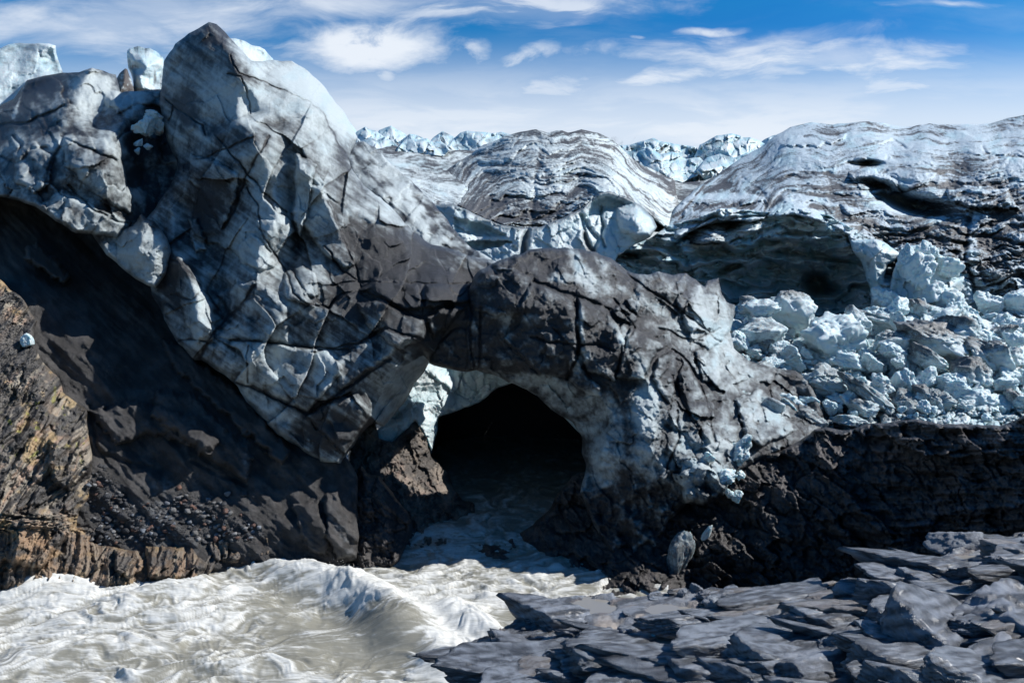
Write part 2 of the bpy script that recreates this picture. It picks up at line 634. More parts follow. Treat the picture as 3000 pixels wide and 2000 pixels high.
# ---------------------------------------------------------------- the ice tower with the left foot of the arch
TOWER_OUT = [(612, 65), (634, 71), (661, 96), (674, 112), (700, 140), (737, 178), (770, 180), (804, 176), (824, 180), (855, 179), (893, 201), (938, 241), (973, 286),
             (1000, 318), (1024, 358), (1048, 405), (1030, 440), (1023, 470), (1030, 495), (1067, 545), (1090, 562), (1115, 578), (1168, 630), (1206, 673), (1263, 716),
             (1330, 731), (1380, 750), (1445, 762), (1510, 800), (1500, 1000), (1400, 1072), (1320, 1078), (1288, 1071), (1257, 1062), (1244, 1088), (1212, 1129), (1186, 1178),
             (1123, 1249), (1092, 1240), (1061, 1267), (1012, 1338), (994, 1365), (960, 1362), (900, 1334), (870, 1305), (840, 1290), (812, 1274), (777, 1238), (723, 1180),
             (696, 1131), (661, 1100), (620, 1075), (589, 1055), (571, 1055), (522, 1006), (490, 950), (464, 895), (446, 868), (440, 830), (455, 790), (440, 720), (420, 650),
             (455, 610), (500, 540), (518, 500), (518, 469), (504, 446), (495, 424), (484, 393), (473, 353), (469, 290), (474, 250), (480, 179), (495, 156), (513, 129), (553, 98)]
TOWER = [(612, 65, 60), (553, 98, 60.5), (513, 129, 61), (480, 179, 62), (469, 290, 61), (484, 393, 59.5), (518, 469, 58.8),
         (640, 110, 58.3), (674, 150, 57), (676, 241, 56), (695, 300, 55.4), (732, 335, 55.6), (640, 372, 56.4), (580, 250, 58.2), (560, 330, 58), (550, 180, 59.3), (610, 150, 58),
         (735, 260, 55.6), (718, 240, 55.5), (700, 225, 55.6), (732, 179, 58), (790, 240, 57.8), (848, 267, 57.2), (909, 300, 57.2), (950, 331, 57.4), (981, 402, 57.8), (1011, 455, 58),
         (804, 176, 65), (893, 201, 68), (973, 286, 68), (1024, 358, 67), (1048, 405, 66),
         (770, 300, 55.8), (800, 330, 55.2), (860, 345, 55.6), (760, 230, 57), (800, 370, 55), (900, 360, 56),
         (518, 500, 58), (600, 410, 55.6), (632, 392, 55.0), (700, 362, 54), (732, 358, 53.4), (795, 392, 53), (850, 395, 54.2), (900, 420, 54.8), (960, 470, 55), (1010, 500, 56), (1067, 545, 56.5),
         (700, 470, 52.6), (760, 450, 51.8), (640, 450, 54.2), (560, 500, 55.5), (500, 560, 56.5), (696, 576, 52.4), (649, 670, 53.2), (740, 600, 51.4), (790, 500, 51.8), (804, 560, 51.4), (820, 640, 50.8), (850, 700, 51),
         (840, 480, 53), (860, 560, 54), (865, 620, 53.7), (872, 700, 52.8), (850, 780, 51), (920, 520, 52.3), (960, 600, 51.4), (1000, 560, 53), (1050, 620, 52.5), (1000, 700, 50.6), (1040, 690, 51.2),
         (1100, 640, 53), (1120, 700, 51.8), (1200, 720, 52.6), (1260, 740, 53.2), (1330, 760, 53), (1440, 780, 52),
         (760, 720, 49.8), (700, 760, 50.4), (690, 700, 51.6), (640, 800, 51), (650, 740, 53), (560, 620, 55.5), (540, 680, 54), (600, 720, 54),
         (500, 720, 52), (470, 800, 52), (520, 760, 50.4), (550, 800, 49.4), (570, 850, 48.8), (580, 930, 48.2), (575, 1000, 48), (460, 880, 52), (510, 960, 50.8), (545, 1030, 49),
         (590, 790, 51.6), (625, 850, 51.5), (645, 915, 50.8), (655, 930, 50.3), (660, 850, 51), (620, 900, 49.4),
         (700, 830, 49), (750, 828, 48.4), (830, 860, 47.8), (720, 930, 48), (640, 1000, 47.7), (700, 1060, 47.2), (600, 1045, 48), (800, 1000, 46.8), (800, 1100, 46.5), (760, 1180, 46.6), (812, 1274, 46.2), (900, 1150, 46.1),
         (900, 1000, 46.9), (960, 1080, 46.3), (980, 920, 47.8), (1000, 850, 48.6), (900, 800, 48.8), (840, 790, 50.3), (940, 760, 50),
         (900, 1218, 45.5), (960, 1180, 45.2), (1012, 1160, 45.4), (1060, 1200, 45.6), (1085, 1213, 46.2), (994, 1365, 45.8), (900, 1334, 46), (950, 1280, 44.9), (1040, 1270, 46),
         (1123, 1249, 50), (1186, 1178, 51), (1244, 1088, 51), (1257, 1062, 50.5), (1100, 1160, 47.6), (1150, 1090, 47.4), (1200, 1050, 47.6), (1095, 1090, 46.2),
         (1100, 800, 50), (1050, 900, 48.2), (1150, 950, 46.8), (1150, 1030, 46.3), (1220, 1000, 46.8), (1250, 880, 47.6), (1300, 850, 48.8), (1340, 950, 48.7), (1300, 1000, 49.2), (1280, 1050, 49.6), (1400, 900, 50), (1450, 1000, 50),
         (1200, 830, 48.8), (1150, 880, 48)]
TOWER_CRACKS = [(1.6, (787, 400), (756, 456), (725, 512), (695, 573), (687, 617), (649, 670)), (1.3, (629, 394), (664, 438), (697, 474), (725, 510), (756, 543), (774, 563), (840, 624)),
                (1.2, (723, 548), (756, 604), (761, 670), (794, 729), (840, 790)), [(578, 466), (608, 461), (634, 446), (664, 438), (697, 420), (746, 400)],
                [(478, 285), (511, 313), (562, 343), (593, 369), (603, 394)], [(511, 313), (493, 354)], [(669, 216), (705, 226), (720, 259), (728, 295), (733, 331)],
                [(672, 165), (702, 216), (756, 234), (840, 267), (909, 300), (950, 331), (981, 402), (1011, 450)],
                (1.2, (672, 997), (730, 998), (868, 1013), (1020, 1025)), (1.8, (588, 1050), (606, 1000), (623, 980), (672, 926), (705, 900), (745, 835)),
                [(725, 1013), (723, 1051), (728, 1120)], (1.5, (588, 1053), (654, 1115), (728, 1132), (766, 1148), (900, 1210)),
                (2.2, (900, 1213), (927, 1191), (989, 1160), (1029, 1124), (1079, 1088), (1145, 1053)), (1.0, (904, 1225), (960, 1290), (1010, 1330)),
                (1.4, (840, 790), (860, 860), (900, 890), (960, 900), (1000, 860)), (1.6, (1000, 860), (1090, 850), (1180, 910), (1240, 930), (1290, 900)),
                (1.3, (1240, 930), (1260, 990)), (1.1, (970, 833), (1070, 825), (1230, 830), (1375, 832)), (1.2, (1240, 930), (1235, 860), (1245, 830)),
                (1.8, (1060, 1000), (1130, 960), (1200, 985), (1260, 995)), (1.1, (950, 720), (1000, 790), (1060, 830)), (1.1, (960, 591), (1037, 770), (1060, 860), (1180, 910)),
                (1.0, (916, 1030), (1000, 1015), (1080, 1000)), (1.2, (500, 760), (560, 800), (640, 905)), (1.0, (500, 865), (560, 880), (590, 850)), [(520, 1000), (560, 990), (605, 1000)]]
TOWER_PLATES = [([(560, 460), (620, 470), (692, 510), (690, 576), (652, 665), (608, 580), (560, 528)], .7, 14, .002, -.002),
                ([(871, 451), (924, 484), (909, 543), (896, 624), (884, 655), (879, 692), (858, 622), (866, 566)], 1.3, 14, -.006, 0),
                ([(909, 548), (947, 553), (960, 591), (1037, 770), (1011, 783), (955, 744), (909, 683), (880, 660), (899, 624)], .8, 16, -.003, 0),
                ([(833, 801), (850, 791), (891, 862), (922, 893), (840, 872)], .6, 10), ([(863, 788), (884, 781), (917, 801), (935, 857), (917, 870), (894, 862)], .45, 12),
                ([(640, 860), (700, 835), (745, 825), (800, 850), (838, 900), (842, 1000), (720, 990), (640, 985), (690, 930)], .45, 18, .0, -.002),
                ([(610, 1010), (720, 1000), (860, 1018), (960, 1030), (1000, 1080), (905, 1205), (780, 1140), (660, 1105), (590, 1050)], .55, 16, .001, 0),
                ([(905, 1220), (990, 1165), (1050, 1160), (1085, 1215), (1010, 1330), (960, 1290)], .7, 16),
                ([(1070, 1000), (1140, 970), (1200, 990), (1140, 1040), (1080, 1080), (1000, 1140), (985, 1060)], .6, 16),
                ([(1060, 850), (1100, 820), (1220, 835), (1235, 900), (1190, 905), (1100, 860)], .7, 14), ([(1250, 836), (1370, 836), (1375, 880), (1300, 890), (1248, 900)], .6, 14),
                ([(1250, 930), (1300, 905), (1360, 900), (1320, 950), (1270, 985)], .9, 14), ([(1050, 890), (1120, 880), (1190, 925), (1245, 945), (1240, 990), (1170, 1020), (1080, 950)], .8, 16),
                ([(755, 645), (800, 645), (812, 690), (800, 735), (775, 715), (762, 670)], .35, 10), ([(700, 720), (740, 690), (790, 740), (800, 780), (760, 790), (705, 760)], .4, 12, .002, 0),
                ([(556, 640), (575, 645), (600, 700), (602, 728), (575, 735), (560, 690)], .8, 10, -.006, 0),
                ([(530, 770), (560, 800), (600, 850), (620, 900), (625, 960), (580, 1000), (545, 930), (520, 850)], .7, 18, -.004, 0)]


def tower_disp(x, y, d, ed):
    X, Y = pm(x, y, 50)
    o = .55 * fbm(X / 3.4, Y / 3.4, 2, 11) + .12 * fbm(X / .9, Y / .9, 2, 14)
    f, c, e, _ = facets(X, Y, 2.8, 4.2, .5, 31, 1.05, .3, .12, .0, .05, .02)
    f2, c2, _, _ = facets(X, Y, 1.3, 2.0, -.4, 37, .34, .05, .16, 0, .0, .03)
    hw = np.clip(.35 + (y - 330) / 200, .25, 1)
    o += (f * .8 + f2 * .55) * hw
    k = cracks(x, y, TOWER_CRACKS, 2.0)
    o += .2 * k + 1.0 * plates(x, y, TOWER_PLATES)
    o += .014 * ridged(X / .35, Y / .35, 3, 15)
    return o


def tower_dirt(x, y, d, rel, ed):
    X, Y = pm(x, y, 50)
    D = .49 + .0 * x
    D += blobs(x, y, [(620, 95, 80, 40, .05), (590, 150, 70, 65, .32), (555, 310, 30, 60, .5), (535, 345, 14, 40, .3), (800, 280, 150, 70, -.32), (560, 250, 60, 50, -.15), (660, 300, 80, 70, -.15),
                      (900, 240, 130, 90, -.6, 50), (1010, 350, 60, 90, -.6, 60), (760, 290, 60, 45, -.2), (700, 395, 110, 40, .35), (600, 480, 90, 60, .3), (620, 590, 60, 90, .4), (560, 700, 80, 120, .2),
                      (800, 600, 60, 120, -.15), (900, 560, 60, 90, -.22), (790, 740, 60, 90, -.12), (560, 740, 25, 50, -.6, 75), (1000, 650, 80, 100, .0), (1030, 470, 150, 70, .18, 35), (1150, 730, 160, 70, .42),
                      (1200, 850, 200, 70, .5), (1350, 900, 120, 130, .55), (1130, 960, 110, 60, .05), (1000, 880, 70, 60, .2), (940, 950, 90, 70, .25), (1000, 1220, 90, 80, .42), (930, 1280, 120, 60, .5),
                      (590, 870, 25, 120, -.25), (500, 800, 60, 110, .4), (640, 960, 60, 60, .15), (730, 960, 90, 60, .15), (820, 1080, 30, 90, -.3), (725, 1080, 12, 70, -.3), (1330, 770, 130, 25, -.25), (610, 1100, 60, 40, .1)])
    D += .22 * sstep(940, 1120, x) * sstep(560, 760, y)
    line, _, _ = seg_dist(x + 12 * fbm(x / 50, y / 50, 3, 61), y + 12 * fbm(x / 50 + 3, y / 50, 3, 62), [(634, 71), (672, 165), (702, 216), (756, 234), (840, 267), (909, 300), (950, 331), (981, 402), (1015, 470)], False)
    D += .45 * np.exp(-(line / 26) ** 2)
    D += .22 * fbm(X / 2.2, Y / 3.0, 3, 71, .5) + .12 * fbm(X / .3, Y / .5, 4, 73, .6)
    k = cracks(x, y, TOWER_CRACKS, 2.4) + .3 * cracks(x, y, TOWER_CRACKS, 9)
    # wind- and melt-drawn dirt streaks running down to the right
    D += .22 * fbm((x * .82 + y * .57) / 160, (-x * .57 + y * .82) / 17, 4, 75, .6)
    f, c, e, r = facets(X, Y, 2.8, 4.2, .5, 31, .85, .3, .14, .0, .05, .03)
    D += .32 * k + .10 * c + np.clip(rel, -.2, .2) * .7 + (r - .5) * .15
    wall = inside(x, y, [(1123, 1260), (1260, 1060), (1240, 1040), (1150, 1090), (1085, 1215)])
    D = np.where(wall, .42 + .2 * fbm(X, Y, 3, 77), D)
    C = np.ones(D.shape + (3,)) * ICE * 1.05
    bl = sstep(.0, .5, fbm(X / 1.2, Y / 1.2, 3, 79)) * np.clip(1 - D * 1.6, 0, 1) * .22
    C = C + (BLUE - C) * bl[..., None]
    return C, D


tower = empty('ice_tower', world_pt(700, 1100, 48))
tag(tower, 'tall grey ice tower with a rounded peak leaning over the silt slope beside the arch', 'ice tower')
relief('ice_face', TOWER_OUT, TOWER, M_ICE, 2.3, 'lin', 3.0, (16, 1.6), 5, tower_disp, tower_dirt, tower, 3, key='tower', parts=[
    ('clean_flank', [(690, 40), (672, 165), (702, 216), (756, 234), (840, 267), (909, 300), (950, 331), (981, 402), (1011, 450), (1040, 520), (1200, 400), (900, 100)]),
    ('peak', [(400, 20), (690, 20), (672, 165), (702, 216), (720, 259), (728, 295), (733, 340), (638, 381), (600, 410), (540, 490), (500, 540), (400, 540)]),
    ('ice_foot', [(860, 1240), (900, 1213), (927, 1191), (989, 1160), (1029, 1124), (1079, 1088), (1150, 1090), (1140, 1260), (1000, 1420), (840, 1420)]),
    ('bridge_block', [(960, 835), (1070, 828), (1230, 832), (1375, 832), (1480, 700), (1560, 1000), (1400, 1110), (1250, 1060), (1240, 930), (1180, 908), (1090, 852), (1000, 862)])])

# fin of clean ice standing behind the peak
def clean_color(dirt=.12, seed=5, d0=60, blue=.35, streak=(1.2, .35), amp=.3, ang=0.0, cav=.8):
    def f(x, y, d, rel, ed):
        X, Y = pm(x, y, d0)
        c, s = math.cos(ang), math.sin(ang)
        a, b = X * c + Y * s, -X * s + Y * c
        n = fbm(a / streak[0], b / streak[1], 5, seed, .6)
        D = dirt + amp * n + np.clip(rel, -.2, .3) * cav
        C = lerp3(WHITE, BLUE, blue * sstep(-.2, .7, fbm(X / 2, Y / 2, 4, seed + 3)) + np.clip(rel * 1.5, 0, .4))
        t = sstep(.15, .9, D)
        return C + (DIRT * 1.3 - C) * t[..., None]
    return f


def ice_disp(scale=1.0, a=.4, b=.3, c=.12, seed=1, ang=.3, d0=60, sx=1.0, sy=1.0, cr=.25):
    def f(x, y, d, ed):
        X, Y = pm(x, y, d0)
        v, k, _, _ = facets(X, Y, 2.4 * scale * sx, 2.8 * scale * sy, ang, seed, .6, .3, .35, 0, cr, .05)
        v2, _, _, _ = facets(X, Y, .9 * scale * sx, 1.0 * scale * sy, -ang, seed + 9, .4, .15, .35, 0, cr * .6, .05)
        return a * fbm(X / (3.5 * scale), Y / (3.5 * scale), 3, seed + 2) + b * v * scale + c * v2 * scale * 2 + .03 * scale * ridged(X / .4 / scale, Y / .4 / scale, 3, seed + 4)
    return f


fin = relief('ice_fin', [(655, 150), (661, 112), (690, 113), (720, 122), (737, 133), (760, 137), (775, 145), (799, 172), (815, 200), (860, 260), (700, 260)],
             [(680, 112, 70), (737, 133, 71), (799, 175, 73), (720, 180, 69), (760, 240, 69), (850, 250, 72), (660, 200, 69)], M_CLEAN, 3, 'lin', 3, (8, 1.0), 5,
             ice_disp(1, .3, .2, .1, 101, .9), clean_color(.1, 102, 70, .15, (.3, 2.0), .3), None, 2)
tag(fin, 'white ice fin with a dirty crest behind the peak of the grey tower', 'ice fin')

# ---------------------------------------------------------------- the dark dome and right leg of the arch
ARCH_OUT = [(1395, 1084), (1369, 1089), (1320, 1082), (1288, 1075), (1257, 1064), (1262, 1040), (1285, 1000), (1320, 960), (1362, 890), (1372, 850), (1385, 815), (1405, 790), (1450, 769), (1507, 745), (1526, 745),
            (1550, 731), (1617, 726), (1689, 728), (1746, 738), (1789, 755), (1837, 793), (1870, 803), (1900, 805), (1929, 795), (1970, 806), (2010, 800), (2039, 819), (2062, 840),
            (2072, 822), (2106, 814), (2115, 862), (2130, 886), (2153, 893), (2153, 920), (2139, 972), (2150, 1020), (2190, 1055), (2260, 1075), (2330, 1085), (2370, 1110), (2400, 1180),
            (2420, 1250), (2400, 1290), (2340, 1310), (2288, 1330), (2227, 1345), (2180, 1375), (2140, 1400), (2120, 1450), (2060, 1482), (2012, 1473), (1990, 1500), (1960, 1520), (1930, 1600),
            (1870, 1650), (1800, 1640), (1740, 1540), (1700, 1440), (1717, 1365), (1704, 1325), (1704, 1276), (1677, 1236), (1632, 1211), (1596, 1182), (1570, 1155), (1525, 1131), (1489, 1120), (1445, 1097)]
ARCH = [(1402, 793, 51), (1450, 769, 52), (1526, 745, 53), (1617, 726, 54), (1689, 728, 55), (1789, 755, 55.5), (1837, 793, 55), (1929, 795, 56.5), (2039, 819, 57.5), (2106, 814, 58.5), (2153, 893, 59),
        (1450, 830, 48.2), (1500, 790, 49.4), (1560, 810, 48.8), (1480, 890, 46.6), (1540, 850, 47.2), (1400, 860, 49.6), (1560, 900, 46.3), (1600, 790, 50.6), (1660, 800, 49.2), (1690, 850, 47.6), (1730, 900, 46.9), (1780, 910, 47.6),
        (1640, 900, 46.4), (1680, 940, 46), (1680, 1030, 45.8), (1600, 1000, 45.9), (1540, 950, 46.8), (1480, 960, 47.6), (1400, 960, 48.8), (1300, 1050, 49.4), (1380, 1060, 48.6),
        (1450, 1050, 47.6), (1550, 1060, 46), (1575, 1095, 45.7), (1500, 1110, 48.2), (1560, 1145, 49.2), (1632, 1211, 49.6), (1677, 1236, 49.6), (1704, 1300, 48.8), (1717, 1365, 48),
        (1700, 1095, 45.9), (1760, 1155, 45.5), (1650, 1130, 46.6), (1750, 1050, 45.6), (1800, 1080, 45.4), (1830, 1000, 45.8), (1820, 930, 47.3), (1770, 800, 51), (1860, 920, 48.6), (1900, 870, 51), (1950, 850, 53), (2020, 880, 53.5), (2060, 950, 52.4),
        (1840, 1120, 45.2), (1900, 1050, 46.2), (1900, 1150, 45), (1880, 1250, 45.3), (1800, 1230, 46.8), (1760, 1320, 46.8), (1850, 1350, 45.4), (1930, 1300, 45), (1960, 1200, 45.6), (1980, 1080, 47.6), (2050, 1050, 49.6), (2100, 1120, 49),
        (2060, 1180, 47.4), (2150, 1200, 49), (2200, 1150, 51.6), (2250, 1220, 50), (2330, 1150, 54), (2400, 1230, 51), (2300, 1300, 47.5), (2200, 1300, 47), (2100, 1300, 45.9), (2030, 1350, 44.9), (1960, 1420, 44.8),
        (2000, 1460, 45.2), (2120, 1420, 45), (1850, 1450, 46.2), (1780, 1500, 46.6), (1900, 1600, 45.6), (1740, 1420, 47)]
ARCH_PLATES = [([(1375, 843), (1409, 794), (1457, 790), (1503, 794), (1559, 820), (1554, 843), (1529, 889), (1526, 914), (1452, 916), (1396, 899)], .9, 26),
               ([(1554, 843), (1562, 828), (1620, 853), (1669, 879), (1684, 904), (1689, 950), (1687, 1044), (1656, 1098), (1580, 1093), (1478, 996), (1529, 945), (1531, 899)], 1.0, 16),
               ([(1697, 879), (1771, 904), (1809, 955), (1827, 1011), (1807, 1057), (1799, 1110), (1720, 1083), (1707, 1019), (1696, 942)], 1.0, 16),
               ([(1830, 1014), (1850, 963), (1939, 1014), (1919, 1032), (1881, 1110), (1809, 1105), (1817, 1057)], 1.0, 14),
               ([(1445, 773), (1505, 744), (1524, 750), (1512, 775), (1500, 792), (1455, 788)], .6, 10),
               ([(1384, 890), (1500, 925), (1480, 990), (1560, 1080), (1570, 1098), (1480, 1090), (1395, 1080), (1370, 1085), (1375, 950)], .5, 16),
               ([(1672, 1060), (1692, 1052), (1720, 1100), (1757, 1140), (1755, 1158), (1700, 1140), (1668, 1110)], .9, 10),
               ([(1795, 905), (1815, 895), (1858, 915), (1865, 935), (1850, 950), (1805, 925)], 1.0, 8), ([(1833, 880), (1850, 872), (1876, 895), (1870, 915), (1848, 905)], .9, 7),
               ([(1990, 830), (2010, 806), (2040, 822), (2060, 860), (2100, 870), (2128, 900), (2130, 970), (2080, 1020), (2030, 990), (1990, 900)], .9, 20),
               ([(2160, 1170), (2230, 1145), (2300, 1200), (2320, 1260), (2230, 1300), (2190, 1280)], 1.2, 22), ([(1930, 1050), (1975, 1030), (1980, 1120), (1960, 1180), (1915, 1110)], .8, 14),
               ([(2040, 1030), (2085, 1010), (2110, 1060), (2100, 1130), (2060, 1110)], .7, 12), ([(1990, 1390), (2050, 1360), (2080, 1370), (2130, 1430), (2060, 1475), (2010, 1468)], .9, 14),
               ([(1985, 1100), (2020, 1080), (2090, 1220), (2080, 1290), (2030, 1230)], .7, 14)]
ARCH_CRACKS = [(1.6, (1690, 868), (1692, 950), (1690, 1050), (1660, 1110)), (1.3, (1478, 996), (1560, 1075), (1580, 1098)), (1.2, (1560, 985), (1610, 1005), (1685, 1008)), (1.2, (1700, 1012), (1750, 1010), (1800, 1025)),
               (1.1, (1375, 845), (1380, 920), (1376, 990), (1390, 1080)), (1.1, (1405, 900), (1408, 1000), (1400, 1080)), (2.0, (1563, 826), (1625, 848), (1690, 868), (1780, 905)), (1.2, (1780, 750), (1870, 830), (1980, 900), (2060, 960), (2110, 1000)),
               (1.3, (1829, 1012), (1860, 960), (1800, 880)), (1.3, (1975, 1025), (2030, 1080), (2080, 1200), (2095, 1290)), (1.2, (1970, 1100), (2000, 1180), (2050, 1260)), (1.2, (2030, 1000), (2110, 960)), (1.0, (1930, 960), (2000, 990), (2060, 1000)), (1.2, (1950, 1380), (1990, 1280), (1985, 1200))]


ARCH = [(p[0], p[1], p[2] - 2.6 * min(1, max(0, (p[1] - 1120) / 160)) * min(1, max(0, (p[0] - 1690) / 80)) * (1 if p[0] < 2150 else max(0, (2450 - p[0]) / 300))) for p in ARCH]


ARCH = [(p[0], p[1], p[2] if p[2] < 48 or p[0] > 2080 else 48 + (p[2] - 48) * (.45 if p[0] < 1950 else .45 + .55 * (p[0] - 1950) / 130)) for p in ARCH]


def arch_disp(x, y, d, ed):
    X, Y = pm(x, y, 47)
    rt = sstep(1860, 2000, x)
    f, c, _, _ = facets(X, Y, 1.7, 1.1, .85, 131, .65, .35, .3, 0, .12, .04)
    f2, c2, _, _ = facets(X, Y, .7, .6, .3, 137, .5, .25, .35, 0, .1, .05)
    o = .28 * fbm(X / 2.5, Y / 2.5, 3, 111) + (.28 + .32 * rt) * f + (.14 + .14 * rt) * f2 + .16 * fbm(X / .8, Y / .8, 3, 112)
    o += .8 * plates(x, y, ARCH_PLATES) + .3 * cracks(x, y, ARCH_CRACKS, 2.6) + .02 * ridged(X / .3, Y / .3, 3, 115)
    low = sstep(1380, 1450, y)
    o += low * .5 * fbm(X / 1.2, Y / 1.2, 4, 118)
    return o


def arch_color(x, y, d, rel, ed):
    X, Y = pm(x, y, 47)
    D = 1.02 - .15 * sstep(1780, 1900, x)
    D += blobs(x, y, [(1690, 770, 18, 60, -.75, -22), (1725, 820, 26, 60, -.85, -32), (1660, 815, 60, 16, -.6), (1760, 770, 16, 30, -.6, -30), (1780, 840, 14, 50, -.4, -30), (1840, 860, 60, 18, -.4, 35), (1920, 905, 60, 16, -.45, 40), (1480, 930, 35, 12, -.6),
                      (1490, 960, 14, 26, -.6), (1555, 925, 14, 10, -.5), (1700, 990, 9, 90, -.8), (1705, 1060, 20, 25, -.6), (1805, 965, 12, 55, -.5, -30), (1830, 985, 14, 30, -.5), (1880, 1090, 24, 50, -.4), (1990, 810, 50, 12, -.2),
                      (2100, 940, 90, 100, -.6), (2130, 1030, 60, 70, -.5), (2200, 1130, 80, 60, -.3), (2010, 960, 60, 50, -.3), (1890, 1200, 40, 70, -.85), (1800, 1280, 60, 80, -.3), (1900, 1340, 60, 50, -.45), (1760, 1370, 60, 60, -.4), (2220, 1220, 60, 60, -.5), (2110, 1330, 60, 60, -.5),
                      (2030, 1400, 70, 60, -.5), (1990, 1270, 20, 60, -.6), (2130, 1240, 30, 40, -.45), (2300, 1240, 60, 50, -.3), (2060, 1100, 50, 60, -.2), (2180, 1100, 60, 40, -.15), (2350, 1130, 60, 50, -.15), (1900, 1180, 40, 70, -.5), (2050, 1320, 50, 60, -.3)])
    und = inside(x, y, rough([(1395, 1083), (1480, 1088), (1575, 1098), (1660, 1105), (1720, 1145), (1780, 1150), (1820, 1200), (1830, 1300), (1790, 1430), (1700, 1440), (1640, 1230), (1500, 1130)], 5, 12, 4))
    D = np.where(und, .5, D)
    D = blur(D, 1.6)
    D += .3 * fbm(X / .9, Y / .9, 5, 171, .6) + .12 * fbm(X / .2, Y / .25, 3, 173) + np.clip(rel, -.22, .3) * .8
    D += .15 * cracks(x, y, ARCH_CRACKS, 4)
    C = np.ones(D.shape + (3,)) * ICE
    bl = np.clip(1 - D * 1.7, 0, 1) * sstep(-.3, .5, fbm(X / 1.4, Y / 1.4, 3, 179)) * .4
    return C + (BLUE - C) * bl[..., None], D


arch = empty('ice_arch', world_pt(1800, 1600, 46))
tag(arch, 'dark dirt-covered ice arch spanning the river, its right leg standing on black rock', 'ice arch')
relief('ice_span', ARCH_OUT, ARCH, M_ICE, 2.6, 'lin', 2.6, (14, 1.0), 1.2, arch_disp, arch_color, arch, 3, key='arch', parts=[
    ('underside', [(1380, 1070), (1480, 1088), (1575, 1098), (1660, 1105), (1720, 1145), (1780, 1150), (1820, 1200), (1800, 1280), (1690, 1345), (1640, 1230), (1500, 1150), (1380, 1110)]),
    ('ice_leg', [(1690, 1345), (1800, 1280), (1820, 1200), (1900, 1110), (1980, 1100), (2060, 1160), (2140, 1130), (2500, 1050), (2500, 1400), (1900, 1800), (1600, 1500)])])

# ---------------------------------------------------------------- ice on the left of the tower
SHELF_OUT = [(-420, 300), (-20, 320), (40, 290), (80, 235), (130, 222), (183, 213), (232, 212), (268, 199), (304, 208), (339, 219), (348, 250), (352, 272), (400, 268), (474, 262), (500, 320), (540, 470), (540, 560), (490, 640),
             (450, 700), (410, 800), (397, 812), (357, 779), (312, 747), (290, 716), (268, 685), (223, 683), (174, 654), (116, 613), (60, 590), (20, 580), (-420, 545)]
SHELF = [(-420, 330, 70), (-420, 200, 72), (-60, 330, 70), (-60, 545, 57), (40, 290, 70), (183, 213, 72), (268, 199, 66.2), (304, 208, 67.5), (339, 219, 69), (348, 262, 66.5), (230, 262, 63.2), (192, 295, 62.2), (300, 290, 63.5), (270, 330, 62), (230, 345, 60.5),
         (60, 330, 64.5), (0, 420, 62), (100, 380, 60.8), (192, 385, 58.6), (250, 400, 56.8), (330, 400, 56.6), (60, 450, 57.4), (45, 520, 55.6), (116, 616, 52), (150, 540, 53.6), (190, 415, 56), (200, 500, 53.6), (280, 470, 53.4), (335, 500, 53.8),
         (375, 560, 55), (384, 620, 54.6), (300, 600, 52.6), (223, 683, 51.8), (268, 685, 51.9), (350, 680, 53.2), (380, 700, 54.5), (345, 440, 55.6), (365, 480, 57),
         (400, 450, 60.8), (450, 400, 62.5), (420, 520, 60.5), (480, 500, 61.5), (390, 330, 61.2), (440, 300, 65), (474, 262, 67), (350, 330, 61.4), (325, 360, 60.2), (312, 300, 63), (300, 350, 61.5), (330, 285, 62),
         (20, 576, 55), (-420, 545, 57), (300, 720, 52.5), (340, 750, 52.3), (397, 805, 52.5), (450, 620, 58), (440, 700, 55)]


def shelf_disp(x, y, d, ed):
    X, Y = pm(x, y, 55)
    f, c, _, _ = facets(X, Y, 2.4, 2.2, .7, 231, .7, .3, .3, 0, .15, .03)
    f2, c2, _, _ = facets(X, Y, .9, .9, -.3, 237, .4, .12, .35, 0, .08, .04)
    o = .6 * f + .3 * f2 + .3 * fbm(X / 2, Y / 2, 3, 211) + .018 * ridged(X / .35, Y / .35, 3, 215)
    o += plates(x, y, [([(45, 455), (95, 420), (150, 460), (140, 540), (100, 560), (50, 530)], .9, 18), ([(195, 400), (300, 410), (350, 470), (375, 560), (380, 620), (280, 560), (200, 480)], .8, 25),
                       ([(120, 600), (180, 560), (300, 620), (380, 650), (340, 690), (270, 680), (220, 680), (170, 650)], .7, 18), ([(330, 270), (400, 262), (474, 268), (470, 310), (400, 300), (345, 330)], .6, 16)])
    o += .45 * cracks(x, y, [(1.8, (190, 395), (170, 440), (140, 500), (130, 560)), (1.5, (5, 460), (50, 480), (90, 440), (140, 435)), (1.3, (0, 365), (80, 360), (190, 310)), [(200, 545), (280, 620), (370, 655)],
                           [(180, 400), (270, 440), (340, 470)], (1.4, (40, 400), (60, 425), (50, 450))], 3.4)
    return o


def shelf_color(x, y, d, rel, ed):
    X, Y = pm(x, y, 58)
    D = .74 + blobs(x, y, [(280, 280, 60, 60, -.75, 40), (300, 250, 50, 45, -.5), (260, 320, 60, 30, -.35), (420, 285, 60, 20, -.45), (270, 400, 70, 35, -.15), (120, 420, 90, 30, -.2), (250, 560, 60, 60, -.3), (70, 520, 30, 40, -.3),
                           (300, 640, 60, 30, -.25), (100, 290, 120, 60, .25), (60, 350, 110, 30, .2), (330, 740, 50, 50, -.3)])
    strip, _, _ = seg_dist(x + 3 * fbm(x / 9, y / 9, 2, 5), y, [(70, 245), (58, 290), (40, 345)], False)
    D -= .8 * np.exp(-(strip / 6) ** 2)
    D += .35 * fbm(X / 1.6, Y / 1.6, 5, 271, .6) + .14 * fbm(X / .3, Y / .3, 3, 273) + np.clip(rel, -.25, .35) * .9
    return np.ones(D.shape + (3,)) * ICE, D


